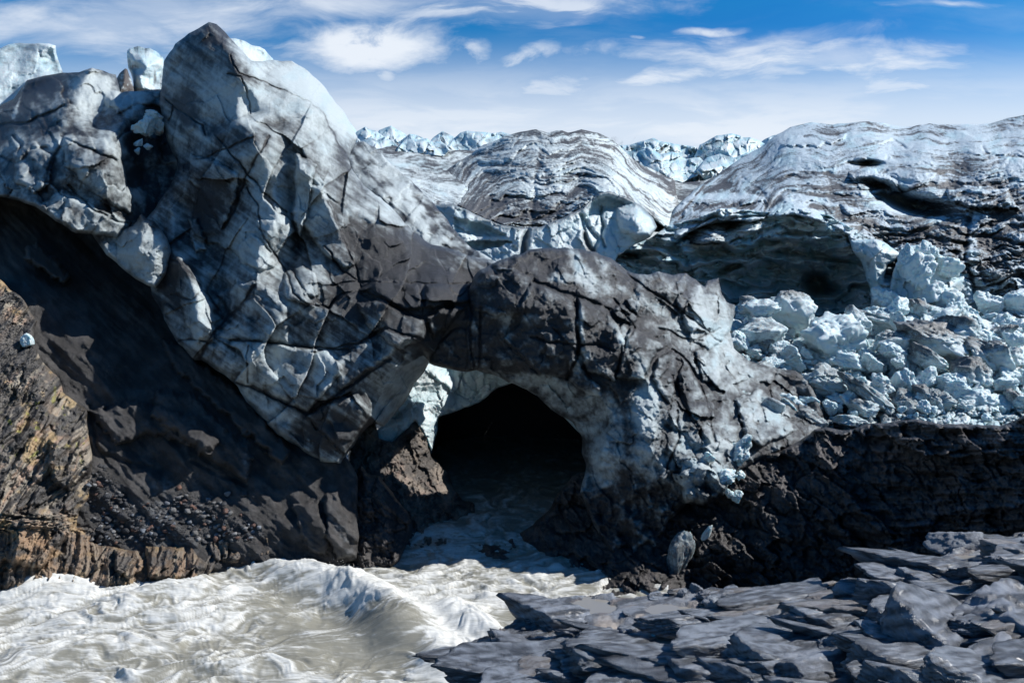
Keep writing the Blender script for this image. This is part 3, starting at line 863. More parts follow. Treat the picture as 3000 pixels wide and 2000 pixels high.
shelf = relief('ice_shelf', SHELF_OUT, SHELF, M_ICE, 3, 'lin', 2.6, (12, 1.5), 6, shelf_disp, shelf_color, None, 3, key='shelf')
tag(shelf, 'dirty grey ice shelf overhanging the shaded silt hollow, left of the tower', 'ice shelf')

spike = relief('ice_block', [(318, 705), (345, 672), (385, 663), (400, 650), (408, 632), (416, 626), (430, 640), (452, 648), (470, 668), (491, 700), (505, 740), (490, 800), (455, 845), (430, 835), (397, 817), (357, 785), (330, 752)],
               [(415, 629, 53), (440, 650, 52), (495, 710, 52), (350, 690, 53), (321, 705, 53.8), (340, 740, 52.2), (400, 740, 50.4), (450, 760, 50.4), (430, 820, 50.8), (480, 720, 51.2), (397, 811, 51.2), (400, 690, 51.2), (420, 680, 50.9), (370, 720, 51.6), (490, 790, 51.5)],
               M_ICE, 2.6, 'lin', 2, (10, 1.2), 2.5, ice_disp(.55, .2, .5, .2, 301, .4, 50), (lambda x, y, d, rel, ed: (np.ones(x.shape + (3,)) * ICE, .4 + blobs(x, y, [(440, 660, 40, 30, .35), (410, 760, 50, 40, -.25)]) + .3 * fbm(x / 40, y / 60, 4, 305) + np.clip(rel, -.2, .3))), None, 2)
tag(spike, 'pale ice block with a small pointed top below the shelf, touching the tower', 'ice block')

sz = relief('ice_serac', [(-420, 170), (0, 143), (27, 130), (58, 126), (100, 128), (143, 128), (163, 134), (165, 156), (172, 180), (183, 208), (195, 260), (150, 340), (0, 440), (-420, 440)],
            [(0, 143, 80), (58, 126, 81), (143, 129, 79), (163, 140, 79.5), (165, 160, 80), (110, 190, 77.5), (60, 230, 76), (100, 165, 78), (150, 180, 80), (183, 210, 78), (120, 215, 76), (0, 300, 73), (0, 220, 76), (60, 300, 72), (190, 280, 74), (0, 440, 70)],
            M_CLEAN, 3, 'lin', 3, (9, 1.5), 6, ice_disp(1.2, .4, .25, .1, 311, .5, 75), clean_color(.18, 312, 75, .35, (2.0, .8), .35), None, 3)
tag(sz, 'white ice serac with an overhanging flat top at the left edge of the glacier', 'serac')

sz = relief('ice_serac', [(372, 150), (380, 142), (395, 138), (405, 135), (425, 142), (438, 141), (460, 152), (478, 170), (495, 210), (495, 275), (400, 280), (394, 275), (388, 230), (376, 200)],
            [(375, 147, 83), (400, 136, 84), (438, 141, 84), (478, 170, 84), (393, 178, 81), (420, 176, 80.5), (470, 178, 82), (395, 260, 80.5), (405, 225, 79.6), (430, 200, 80), (420, 260, 79.5), (450, 230, 81.5), (480, 200, 83), (460, 270, 80), (385, 200, 83)],
            M_CLEAN, 2.6, 'lin', 1.5, (6, 1.0), 5, ice_disp(.8, .2, .3, .15, 321, 1.3, 80, .6, 1.8), clean_color(.2, 322, 80, .4, (.5, 1.6), .4), None, 2)
tag(sz, 'square-topped fluted ice serac standing just left of the tall tower', 'serac')
sz = relief('ice_serac', [(335, 240), (350, 215), (366, 201), (373, 203), (385, 235), (394, 272), (348, 276)], [(335, 240, 77), (368, 201, 77), (392, 265, 76.5), (350, 270, 75), (365, 235, 75.4)], M_ICE, 2.6, 'lin', 1.5, (6, 1), 4,
            ice_disp(.5, .1, .3, .1, 331, .4, 75), lambda x, y, d, rel, ed: lerp3(BROWN * 1.2, ICE, sstep(.2, .9, fbm(x / 14, y / 14, 4, 333) + .1)), None, 2)
tag(sz, 'small brown pointed serac leaning on the square-topped one', 'serac')

# ice lumps fallen in the gully between shelf and tower are made with the other ice blocks

# ridge of dirty ice falling away behind the tower
RB_OUT = [(1000, 470), (1022, 430), (1040, 417), (1067, 414), (1100, 432), (1130, 466), (1170, 500), (1206, 530), (1263, 587), (1311, 643), (1345, 690), (1378, 724), (1440, 757), (1440, 800), (1200, 800), (1000, 620)]
RB = [(1022, 430, 82), (1067, 414, 83), (1130, 466, 79), (1206, 530, 76), (1263, 587, 73), (1311, 643, 70), (1378, 724, 65), (1440, 757, 62), (1060, 460, 79.5), (1110, 500, 76.5), (1160, 560, 72.5), (1200, 600, 70), (1100, 560, 71), (1030, 500, 77),
      (1240, 650, 68), (1300, 710, 65), (1180, 600, 70), (1190, 620, 69), (1250, 690, 66), (1000, 600, 72), (1200, 800, 62), (1150, 530, 75.5)]
o = relief('ice_ridge', RB_OUT, RB, M_ICE, 3, 'lin', 3, (8, 1.2), 8, ice_disp(.9, .4, .45, .2, 341, .8, 72, .8, 1.6),
           lambda x, y, d, rel, ed: (np.ones(x.shape + (3,)) * ICE * 1.05, (.62 + blobs(x, y, [(1150, 510, 30, 120, -.8, -45), (1200, 620, 14, 70, -.7, -45), (1260, 700, 14, 60, -.7, -40)]) + .5 * fbm(x / 50 + y / 60, y / 25 - x / 30, 5, 345) + np.clip(rel, -.2, .3))), None, 3)
tag(o, 'dirty ice ridge running down behind the tower towards the arch', 'ice ridge')

# ================================================================== glacier behind
def band_color(top, seed, d0, dirt=.42, sy=22.0, sx=260.0, white=WHITE * .86, amp=.85, blue=.3, extra=None, big=.3, dcol=None):
    """thin sheared dirt layers that follow the back of the ice (top: list of the crest line)"""
    tx, ty = [p[0] for p in top], [p[1] for p in top]

    def f(x, y, d, rel, ed):
        v = y - np.interp(x, tx, ty)
        v = v + 30 * fbm(x / 210, y / 150, 2, seed) + 3 * fbm(x / 40, y / 30, 3, seed + 1)
        n = fbm(x / sx, v / sy, 4, seed + 2, .62)
        n2 = fbm(x / (sx * .3), v / (sy * .25), 4, seed + 3, .65)
        n3 = fbm(x / 9 + y / 30, v / 3.2, 3, seed + 11, .6)
        D = dirt + amp * .42 * n + amp * .42 * n2 + amp * .16 * n3 + np.clip(rel / (d0 * .006), -.3, .4) * .55 + big * fbm(x / 170, y / 120, 3, seed + 7)
        if extra:
            D = D + extra(x, y)
        C = lerp3(white, BLUE, blue * sstep(-.1, .8, fbm(x / 60, v / 30, 4, seed + 5)))
        return C, D
    return f


def band_disp(top, seed, d0, a=1.0, sy=26.0, sx=330.0, grooves=()):
    tx, ty = [p[0] for p in top], [p[1] for p in top]

    def f(x, y, d, ed):
        v = y - np.interp(x, tx, ty)
        v = v + 26 * fbm(x / 150, y / 110, 3, seed) + 8 * fbm(x / 40, y / 30, 3, seed + 1)
        o = a * d0 * .010 * fbm(x / sx, v / sy, 3, seed + 2, .55) + a * d0 * .0045 * fbm(x / (sx * .3), v / (sy * .4), 4, seed + 3, .6)
        o += d0 * .012 * fbm(x / 110, y / 90, 3, seed + 8)
        X, Y = pm(x, y, d0)
        o += a * d0 * .0016 * ridged(X / .9, Y / .5, 3, seed + 9)
        if grooves:
            o += d0 * .009 * cracks(x, y, grooves, 4.0)
        return o
    return f


# far seracs on the skyline
FAR = [([(985, 400), (1020, 352), (1030, 365), (1046, 388), (1060, 410), (1010, 440)], 300, 'white tip of a far serac peeping out beside the tower flank'),
       ([(1030, 400), (1046, 385), (1070, 371), (1085, 380), (1100, 383), (1125, 400), (1150, 430), (1040, 440)], 290, 'small pale far serac, first hump right of the tower flank'),
       ([(1100, 415), (1110, 382), (1146, 368), (1160, 378), (1180, 388), (1200, 402), (1230, 430), (1110, 440)], 310, 'far serac with a dark side and the sharpest tip on the left skyline'),
       ([(1165, 420), (1200, 392), (1222, 396), (1240, 404), (1262, 412), (1300, 440), (1170, 450)], 280, 'low broken far serac between two taller white ones'),
       ([(1255, 420), (1270, 402), (1297, 384), (1312, 392), (1330, 400), (1350, 425), (1340, 450), (1255, 450)], 320, 'smooth white conical far serac left of the middle dome'),
       ([(1310, 430), (1330, 405), (1350, 388), (1368, 383), (1400, 386), (1440, 390), (1470, 386), (1500, 395), (1540, 420), (1500, 470), (1380, 460), (1330, 450)], 260, 'broad twin-crested far serac leaning on the middle dome'),
       ([(1790, 440), (1820, 425), (1845, 425), (1870, 416), (1895, 410), (1914, 404), (1935, 414), (1960, 418), (1990, 424), (2040, 430), (2060, 470), (2040, 560), (1880, 520)], 270, 'broad crumbled turquoise far serac right of the middle dome'),
       ([(2030, 470), (2050, 424), (2080, 408), (2100, 397), (2144, 391), (2165, 396), (2180, 403), (2200, 402), (2225, 412), (2250, 430), (2230, 490), (2150, 560), (2060, 560)], 250, 'tall turquoise far serac with a rounded top left of the right dome'),
       ([(1160, 440), (1185, 410), (1205, 398), (1222, 410), (1250, 405), (1268, 418), (1290, 412), (1320, 440), (1300, 460), (1170, 460)], 225, 'jagged low serac ridge in front of the small conical ones'),
       ([(1040, 440), (1062, 412), (1085, 402), (1104, 412), (1128, 400), (1150, 415), (1180, 440), (1150, 460), (1050, 455)], 235, 'jagged low serac ridge closest to the tower flank'),
       ([(1800, 470), (1830, 440), (1862, 446), (1900, 430), (1935, 452), (1970, 444), (2010, 466), (2050, 460), (2080, 500), (2000, 540), (1860, 510)], 225, 'crumbled white serac band at the foot of the broad turquoise one'),
       ([(2040, 500), (2070, 462), (2110, 450), (2150, 462), (2190, 448), (2220, 470), (2180, 540), (2080, 550)], 222, 'crumbled serac band at the foot of the tall turquoise one'),
       ([(2215, 430), (2240, 408), (2262, 398), (2275, 394), (2290, 410), (2280, 470), (2220, 470)], 300, 'thin blue far serac edge touching the right dome')]
for i, (out, dd, lb) in enumerate(FAR):
    ys = [p[1] for p in out]
    y0, y1 = min(ys), max(ys)
    pts = [(p[0], p[1], dd + (8 if p[1] < (y0 + y1) / 2 else -14)) for p in out]
    cx = sum(p[0] for p in out) / len(out)
    pts += [(cx - 5, y0 + (y1 - y0) * .35, dd - 6), (cx + 12, y0 + (y1 - y0) * .65, dd - 12)]
    o = relief('far_serac', out, pts, M_CLEAN, 2.0, 'lin', 1.5, (7, 5), 30, ice_disp(2.8, 3.2, 1.5, .8, 401 + i * 7, .7, dd), clean_color(.02, 402 + i, dd, .8 if i in (6, 7, 10, 11, 12) else .35, (6, 3), .4), None, 2)
    tag(o, lb, 'serac', 'far seracs on the skyline')

# long dirty slope between the tower and the middle dome
VAL_TOP = [(1000, 440), (1100, 440), (1200, 430), (1300, 440), (1400, 460), (1800, 460), (2100, 520), (2300, 500)]
VAL = [(1000, 430, 250), (1100, 425, 240), (1200, 430, 240), (1300, 440, 235), (1400, 450, 235), (1850, 490, 200), (2000, 550, 190), (2150, 540, 190), (1000, 520, 150), (1150, 500, 150), (1300, 520, 150), (1200, 560, 120), (1300, 600, 108), (1400, 640, 98),
       (1100, 600, 105), (1900, 620, 120), (2000, 640, 110), (2100, 620, 110), (1250, 470, 190), (1380, 500, 170), (1400, 700, 95), (2000, 720, 100), (1000, 700, 98), (2200, 700, 110)]
o = relief('glacier_slope', [(985, 460), (1040, 436), (1100, 428), (1160, 422), (1220, 418), (1280, 428), (1330, 440), (1400, 440), (1500, 440), (1700, 450), (1850, 470), (1930, 505), (1990, 535), (2060, 530), (2110, 512), (2200, 480), (2250, 700), (1980, 720), (1940, 680), (1400, 660), (1330, 604), (1263, 606), (1206, 560), (1000, 700)],
           VAL, M_GLAC, 3, 'tps', 2, (6, 4), 20, band_disp(VAL_TOP, 451, 130, 1.0, 24, 200), band_color(VAL_TOP, 452, 130, .56, 18, 170, ICE * 1.12), None, 3)
tag(o, 'grey dirt-streaked glacier slope between the tower and the middle dome', 'glacier', kind='structure')

DOME_TOP = [(1300, 520), (1369, 458), (1407, 430), (1474, 401), (1541, 384), (1570, 379), (1603, 389), (1646, 382), (1665, 389), (1703, 379), (1751, 389), (1790, 406), (1830, 440), (1880, 490), (1960, 540)]
DOME_OUT = [(1260, 545), (1300, 505), (1369, 458), (1407, 430), (1474, 401), (1541, 384), (1570, 379), (1603, 389), (1646, 382), (1665, 389), (1703, 379), (1751, 389), (1790, 406), (1818, 430), (1857, 468), (1928, 511), (1976, 530), (1985, 600), (1960, 673), (1914, 645), (1880, 611),
            (1833, 585), (1785, 568), (1751, 573), (1703, 616), (1646, 645), (1584, 669), (1531, 673), (1474, 664), (1420, 645), (1330, 600), (1240, 570)]
DOME = [(1260, 545, 150), (1369, 458, 185), (1474, 401, 180), (1570, 379, 175), (1703, 379, 175), (1790, 406, 180), (1857, 468, 175), (1928, 511, 165), (1976, 560, 145), (1960, 673, 100), (1880, 611, 96), (1785, 568, 94), (1703, 616, 92), (1584, 669, 91), (1531, 673, 91),
        (1474, 664, 92), (1420, 645, 95), (1330, 600, 104), (1600, 440, 145), (1500, 480, 142), (1700, 450, 142), (1600, 530, 118), (1500, 560, 116), (1700, 530, 116), (1800, 490, 132), (1850, 560, 112), (1400, 540, 135), (1790, 530, 106), (1900, 580, 112), (1600, 610, 101), (1420, 600, 110)]


def dome_extra(x, y):
    e = .3 * blobs(x, y, [(1400, 580, 130, 70, 1.0, 30), (1560, 620, 90, 40, .8), (1380, 640, 60, 40, .8)]) - .35 * blobs(x, y, [(1600, 410, 200, 40, 1), (1860, 480, 60, 60, .8)])
    return e + .55 * cracks(x, y, [(1575, 400), (1588, 440), (1575, 500), (1565, 560), (1558, 650)], 7) + .4 * cracks(x, y, [(1500, 485), (1600, 490), (1680, 480), (1750, 480)], 5)


dg = [(2.2, (1575, 395), (1588, 440), (1575, 500), (1565, 560), (1558, 655)), (1.2, (1500, 485), (1600, 490), (1680, 480), (1750, 480)), (1.0, (1400, 560), (1440, 520), (1500, 470)), (1.2, (1790, 530), (1740, 560), (1650, 610), (1560, 650)), (1.0, (1590, 520), (1680, 510), (1760, 520))]
o = relief('glacier_dome', DOME_OUT, DOME, M_GLAC, 2.4, 'tps', 2, (10, 5), 20, band_disp(DOME_TOP, 461, 130, 1.3, 26, 420, dg), band_color(DOME_TOP, 462, 130, .60, 17, 300, ICE * 1.12, .95, .25, dome_extra), None, 3)
tag(o, 'rounded grey glacier dome split by a dark crack, in the middle behind the arch', 'glacier dome', kind='structure')

# white cliff under the dome
CL_OUT = [(1200, 552), (1263, 600), (1330, 598), (1420, 640), (1474, 660), (1531, 668), (1584, 665), (1646, 640), (1703, 610), (1751, 568), (1785, 560), (1833, 578), (1880, 604), (1914, 638), (1925, 665), (1905, 695), (1880, 708), (1850, 722), (1810, 750), (1790, 790), (1780, 850), (1400, 850), (1250, 750)]
CL = [(1200, 552, 104), (1263, 606, 96), (1316, 602, 94), (1420, 645, 92), (1531, 673, 90), (1646, 645, 90.5), (1703, 616, 91), (1751, 573, 92.5), (1785, 568, 93), (1833, 583, 93.5), (1880, 611, 94), (1952, 673, 96), (1350, 660, 91.5), (1400, 680, 92.5), (1300, 640, 94),
      (1500, 720, 89.5), (1600, 720, 89), (1700, 700, 89.5), (1760, 650, 92), (1800, 640, 92.4), (1860, 640, 90.2), (1900, 680, 89.5), (1940, 720, 91), (1840, 700, 89.5), (1800, 740, 90), (1250, 700, 93), (1400, 760, 90), (1700, 800, 88), (1900, 850, 88), (1760, 600, 94.5), (1830, 605, 95), (1400, 850, 86)]


def cliff_disp(x, y, d, ed):
    o = ice_disp(1.1, .5, .5, .2, 471, .2, 90)(x, y, d, ed)
    o += plates(x, y, [([(1330, 640), (1400, 655), (1480, 690), (1400, 690), (1340, 680)], -1.4, 12), ([(1330, 715), (1420, 705), (1500, 710), (1400, 735), (1350, 740)], -2.2, 10),
                       ([(1810, 610), (1860, 600), (1910, 640), (1930, 700), (1870, 700), (1820, 670)], 1.6, 22), ([(1740, 590), (1790, 575), (1830, 600), (1800, 612), (1720, 635)], -1.2, 12)])
    return o + 1.2 * cracks(x, y, [(2.2, (1545, 670), (1535, 710), (1528, 770)), (1.6, (1705, 632), (1715, 700), (1735, 740), (1755, 705), (1715, 650)), (1.0, (1760, 612), (1765, 660), (1760, 700)), (1.0, (1760, 700), (1770, 720))], 4)


def cliff_color(x, y, d, rel, ed):
    C = clean_color(.05, 472, 90, .3, (1.2, 3.0), .30, 0, .5)(x, y, d, rel, ed)
    k = cracks(x, y, [(2.6, (1545, 672), (1538, 710), (1530, 770)), (2.0, (1712, 680), (1725, 740), (1740, 735))], 5)
    k = np.maximum(k, .9 * np.exp(-(ed / (9 + 5 * fbm(x / 20, y / 20, 2, 478))) ** 2) * (y < 690))
    return C + (DIRT * 1.8 - C) * (np.clip(k, 0, 1) * .85)[..., None]


o = relief('ice_cliff', CL_OUT, CL, M_CLEAN, 2.6, 'lin', 2.2, (6, .6), 1.5, cliff_disp, cliff_color, None, 2)
tag(o, 'sunlit white ice cliff below the middle dome', 'ice cliff')

# the big right dome with its two blue hollows
RD_TOP = [(1900, 640), (1950, 640), (2000, 600), (2060, 540), (2101, 513), (2168, 465), (2235, 427), (2278, 393), (2316, 372), (2378, 358), (2440, 365), (2531, 356), (2589, 360), (2656, 372), (2723, 362), (2847, 365), (2900, 362), (2952, 346), (3000, 337), (3100, 325), (3500, 330)]
RD_OUT = [(1945, 690), (1950, 655), (1985, 600), (2030, 560), (2060, 538), (2101, 513), (2168, 465), (2235, 427), (2278, 393), (2316, 372), (2378, 358), (2440, 365), (2490, 360), (2531, 356), (2589, 360), (2617, 367), (2656, 372), (2723, 362), (2775, 365), (2847, 365), (2900, 362), (2952, 346), (3000, 337), (3090, 322), (3200, 318), (3350, 330), (3500, 325), (3500, 1000), (2900, 1010), (2700, 980), (2560, 820), (2500, 730), (2483, 690), (2426, 657), (2330, 630), (2244, 640), (2200, 650), (2100, 645), (2040, 670), (1985, 700)]
RD = [(1945, 690, 97), (1985, 600, 120), (2101, 513, 165), (2235, 427, 190), (2316, 372, 200), (2440, 365, 190), (2531, 356, 185), (2656, 372, 190), (2775, 365, 180), (2900, 362, 170), (3000, 337, 170), (3090, 322, 165), (3500, 330, 160), (3500, 600, 90), (3500, 1000, 70), (3300, 800, 77), (2300, 420, 160), (2420, 440, 142), (2550, 430, 140), (2700, 430, 135), (2850, 430, 128), (3000, 430, 122),
      (2200, 520, 140), (2350, 520, 122), (2450, 530, 118), (2050, 600, 116), (2150, 590, 115), (2250, 590, 106), (2350, 600, 100), (2450, 620, 99), (2100, 640, 96), (2200, 645, 94), (2250, 640, 93), (2330, 632, 92), (2426, 657, 91), (2483, 690, 90), (2040, 665, 96),
      (2600, 500, 120), (2560, 620, 98), (2650, 600, 100), (2750, 640, 92), (2850, 560, 100), (2950, 560, 98), (2900, 640, 90), (3000, 640, 87), (2600, 690, 92), (2700, 700, 88), (2560, 760, 88), (2650, 780, 84), (2750, 760, 82), (2850, 740, 82), (2950, 740, 80), (3050, 750, 78), (2700, 860, 79), (2800, 850, 77), (2900, 850, 76), (3000, 850, 75),
      (2750, 960, 76), (2900, 960, 73), (3050, 960, 72), (2850, 800, 79), (2800, 500, 116)]
RD_G = [(1.5, (2060, 552), (2130, 545), (2200, 535), (2300, 520), (2380, 510)), (1.4, (2170, 520), (2230, 560), (2245, 590), (2245, 640)), (1.6, (2000, 640), (2060, 580), (2130, 568), (2240, 575)), (1.2, (2290, 410), (2350, 405), (2450, 395)), (1.8, (2850, 610), (2830, 700), (2825, 760), (2860, 850), (2855, 960)),
        (1.4, (2245, 620), (2300, 560), (2400, 570), (2520, 575)), (1.2, (2480, 480), (2540, 480)), (1.2, (2780, 450), (2900, 455), (3000, 460)), (1.2, (2880, 430), (2895, 460)), (1.4, (2560, 690), (2650, 690), (2760, 650), (2860, 610), (3000, 600)), (1.4, (2850, 690), (2940, 700), (3000, 720)), (1.2, (2700, 740), (2830, 740))]


def rd_disp(x, y, d, ed):
    o = band_disp(RD_TOP, 481, 115, 1.0, 26, 380, RD_G)(x, y, d, ed)
    o += blobs(x, y, [(2640, 590, 90, 30, 16, 22), (2720, 610, 70, 22, 14, 8), (2540, 480, 45, 10, 8), (2560, 540, 60, 14, 7, 10)])
    o += plates(x, y, [([(2490, 510), (2560, 500), (2620, 530), (2640, 560), (2600, 570), (2520, 545)], 3.5, 14), ([(2780, 560), (2850, 545), (2950, 560), (2980, 610), (2850, 605), (2790, 590)], 4, 16), ([(1990, 590), (2110, 560), (2200, 570), (2242, 590), (2120, 600)], 2.2, 12), ([(1975, 690), (2010, 620), (2110, 605), (2200, 620), (2242, 655), (2140, 640), (2040, 670)], 3.2, 16),
                       ([(2250, 630), (2300, 585), (2350, 590), (2420, 640), (2350, 650)], 2.5, 16), ([(2290, 420), (2330, 405), (2480, 395), (2440, 420), (2350, 430)], 3, 10)], 8)
    rt = sstep(640, 760, y)
    X, Y = pm(x, y, 82)
    f, c, _, _ = facets(X, Y, 3.0, 1.6, .1, 487, .6, .35, .3, 0, .12, .05)
    return o + rt * (1.4 * f + .5 * facets(X, Y, 1.0, .8, .4, 489, .5, .3, .35, 0, .1, .06)[0])


def rd_extra(x, y):
    e = -.28 * sstep(560, 380, y) + .32 * blobs(x, y, [(2720, 680, 220, 60, 1, 5), (2950, 650, 120, 60, .8), (2700, 780, 130, 50, .7), (2930, 760, 100, 50, .7), (2250, 600, 60, 50, .5), (2050, 600, 60, 60, .5)])
    rim_, _, _ = seg_dist(x, y + 6 * fbm(x / 30, y / 30, 2, 9), [(1985, 692), (2040, 666), (2110, 645), (2200, 645), (2244, 634), (2330, 628), (2426, 652), (2483, 690), (2500, 720)], False)
    e -= 1.2 * np.exp(-(rim_ / 20) ** 2)
    e -= 1.0 * blobs(x, y, [(2850, 700, 16, 90, .7), (2620, 860, 80, 70, .8), (2720, 870, 100, 70, .8), (2650, 600, 80, 26, .9, 22), (2120, 575, 100, 9, .8), (2400, 590, 110, 9, .8, 12), (2110, 625, 90, 8, .7), (2850, 900, 60, 60, .7), (3000, 900, 60, 70, .6)])
    return e


o = relief('glacier_dome', RD_OUT, RD, M_GLAC, 2.6, 'tps', 2, (8, 4), 25, rd_disp, band_color(RD_TOP, 482, 110, .54, 17, 300, np.array([.55, .66, .73]), 1.0, .5, rd_extra), None, 3)
tag(o, 'broad white and grey banded glacier dome on the right with dark blue hollows', 'glacier dome', kind='structure')

# blue cave below the right dome
CV_OUT = [(1900, 700), (1960, 660), (2040, 640), (2110, 610), (2244, 620), (2330, 610), (2426, 630), (2500, 670), (2580, 760), (2640, 980), (2400, 1010), (2150, 1000), (2060, 900), (1900, 880), (1770, 800), (1800, 720)]
CV = [(1900, 700, 98), (1960, 690, 94), (2040, 668, 96), (2110, 650, 97), (2244, 645, 95), (2330, 640, 93), (2426, 660, 92), (2490, 700, 91), (2580, 760, 92), (1880, 760, 97), (1950, 740, 95), (2000, 720, 98), (2050, 700, 103), (2120, 670, 104), (2150, 720, 101), (2250, 700, 99), (2350, 690, 99),
      (2100, 780, 106), (2250, 780, 108), (2400, 740, 104), (2300, 830, 112), (2420, 820, 110), (2480, 780, 102), (2150, 850, 108), (2350, 880, 108), (2480, 880, 104), (2200, 920, 100), (2400, 950, 96), (2520, 950, 92), (2000, 800, 100), (2050, 860, 100), (1900, 830, 97), (2550, 850, 95), (2640, 980, 86), (2150, 1000, 90), (1820, 780, 98), (1770, 800, 99)]


CV = [(p[0], p[1], p[2] if p[2] < 93 else 93 + (p[2] - 93) * .62) for p in CV]


def cave_disp(x, y, d, ed):
    X, Y = pm(x, y, 98)
    f, c, _, _ = facets(X, Y, 3.6, 1.3, .12, 501, .55, .5, .5, 0, .4, .08)
    f2, _, _, _ = facets(X, Y, 1.4, .55, -.1, 507, .5, .35, .45, 0, .25, .08)
    v = y + .00030 * (x - 2230) ** 2 + 20 * fbm(x / 130, y / 90, 3, 515)

    def shelf_(L, sd, wp):
        q = v / L + .35 * fbm(x / wp, y / (wp * .6), 3, sd)
        fr = q - np.floor(q)
        return (np.where(fr < .82, -fr / .82, -(1 - fr) / .18) + .5) * (.3 + .7 * _h(np.floor(q), np.floor(x / (wp * 2.2) + .5 * fbm(x / 90, y / 90, 2, sd + 3)), sd))
    o = 6.0 * shelf_(80, 516, 170) + 2.6 * shelf_(31, 517, 75) + 1.4 * f + .9 * f2 + .9 * fbm(X / 5, Y / 2, 3, 511)
    o += blobs(x, y, [(2080, 672, 80, 12, 12, -12), (2390, 830, 30, 34, 14), (2430, 850, 40, 20, 8), (2140, 785, 40, 10, 7, -20), (1860, 745, 50, 11, 6, -8), (2450, 760, 60, 8, 6, 8)])
    o += plates(x, y, [([(1985, 715), (2080, 690), (2200, 650), (2240, 660), (2120, 715), (2000, 745)], 3.0, 14), ([(2100, 720), (2300, 690), (2480, 700), (2500, 730), (2300, 730), (2180, 750)], 2.5, 14),
                       ([(2020, 760), (2160, 750), (2260, 770), (2150, 800), (2030, 810)], 2.2, 12)], 9)
    return o


o = relief('blue_ice_cave', CV_OUT, CV, M_CLEAN, 2.6, 'lin', 2.5, (4, .4), 8, cave_disp, clean_color(.02, 512, 98, .9, (2.5, .8), .3, 0, .2), None, 2)
tag(o, 'shaded blue hollow of layered ice under the right dome', 'ice cave')

# ================================================================== gorge, slopes and rock
# second tunnel behind the arch
RW_OUT = [(1070, 1320), (1090, 1270), (1123, 1240), (1180, 1150), (1240, 1060), (1270, 1040), (1420, 1040), (1560, 1060), (1750, 1065), (1950, 1160), (1990, 1400), (1960, 1680), (1780, 1680), (1770, 1420), (1700, 1270), (1600, 1170), (1500, 1122), (1454, 1138), (1404, 1179),  # unseen right end, extended behind the arch leg to block sun on the water
          (1346, 1201), (1284, 1223), (1282, 1262), (1262, 1330), (1256, 1300), (1238, 1262), (1216, 1232), (1192, 1262), (1150, 1298), (1110, 1340)]
RW = [(1090, 1290, 54.5), (1123, 1249, 55.5), (1244, 1070, 59), (1300, 1040, 62), (1230, 1215, 56.2), (1262, 1320, 56), (1280, 1240, 57.5), (1346, 1201, 58.5), (1404, 1179, 58.5), (1489, 1122, 57.5), (1400, 1080, 59.5), (1560, 1080, 56), (1750, 1080, 53.5), (1250, 1180, 57.4), (1240, 1150, 58.4), (1330, 1140, 59.4),
      (1180, 1230, 55.6), (1700, 1200, 53.5), (1850, 1500, 52.4), (1780, 1680, 52), (1960, 1680, 52), (1950, 1160, 52.4)]
o = relief('ice_wall', RW_OUT, RW, M_CLEAN, 2.4, 'lin', 2, (5, .6), 8, ice_disp(.7, .3, .6, .3, 531, .6, 58), clean_color(.12, 532, 58, .3, (.8, 1.4), .32, 0, .7), None, 3)
tag(o, 'sunlit white ice wall behind the arch, over the mouth of the black tunnel', 'ice wall')

GR_OUT = [(1020, 1420), (1020, 1330), (1050, 1225), (1100, 1230), (1110, 1283), (1150, 1294), (1190, 1255), (1216, 1225), (1242, 1262), (1258, 1300), (1263, 1335), (1290, 1362), (1311, 1380), (1329, 1429), (1355, 1465), (1382, 1470), (1398, 1484), (1408, 1520), (1402, 1560), (1392, 1590), (1340, 1610), (1180, 1610), (1050, 1560)]
GR = [(1020, 1420, 51), (1050, 1230, 53.5), (1110, 1283, 53.4), (1216, 1228, 56.4), (1258, 1300, 56), (1311, 1380, 55), (1355, 1465, 53.6), (1400, 1484, 53.4), (1408, 1520, 52), (1392, 1595, 47.4), (1340, 1590, 47.2), (1250, 1595, 46.8), (1180, 1600, 46.4), (1180, 1330, 54), (1220, 1400, 53), (1280, 1450, 52.2), (1180, 1480, 51), (1250, 1540, 50), (1320, 1540, 50.4), (1100, 1400, 51.2)]


def rock_disp(seed, d0, a=.5, sx=1.4, sy=.9, ang=.5):
    def f(x, y, d, ed):
        X, Y = pm(x, y, d0)
        v, _, _, _ = facets(X, Y, sx, sy, ang, seed, .7, .4, .45, 0, .3, .08)
        v2, _, _, _ = facets(X, Y, sx * .4, sy * .4, ang + .5, seed + 7, .7, .4, .45, 0, .3, .08)
        return a * v + a * .55 * v2 + a * .4 * fbm(X / 1.5, Y / 1.5, 4, seed + 3) + a * .12 * ridged(X / .25, Y / .25, 3, seed + 5)
    return f


def gr_color(x, y, d, rel, ed):
    X, Y = pm(x, y, 50)
    n = fbm(X / 1.2, Y / 1.2, 5, 541, .6)
    C = lerp3((.07, .06, .053), (.22, .18, .145), sstep(-.3, .6, n))
    w = blobs(x, y, [(1165, 1390, 26, 70, 1, -20), (1240, 1500, 60, 50, .7), (1260, 1430, 40, 40, .5)]) * sstep(-.2, .5, fbm(X / .4, Y / .6, 4, 543))
    C = C + (np.array((.30, .22, .18)) - C) * np.clip(w, 0, .8)[..., None]
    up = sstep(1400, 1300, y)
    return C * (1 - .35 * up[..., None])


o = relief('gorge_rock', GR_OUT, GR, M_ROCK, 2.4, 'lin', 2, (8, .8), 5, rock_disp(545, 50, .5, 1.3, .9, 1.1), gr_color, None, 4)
tag(o, 'sunlit brown rock face rising from the river, seen through the arch', 'rock')

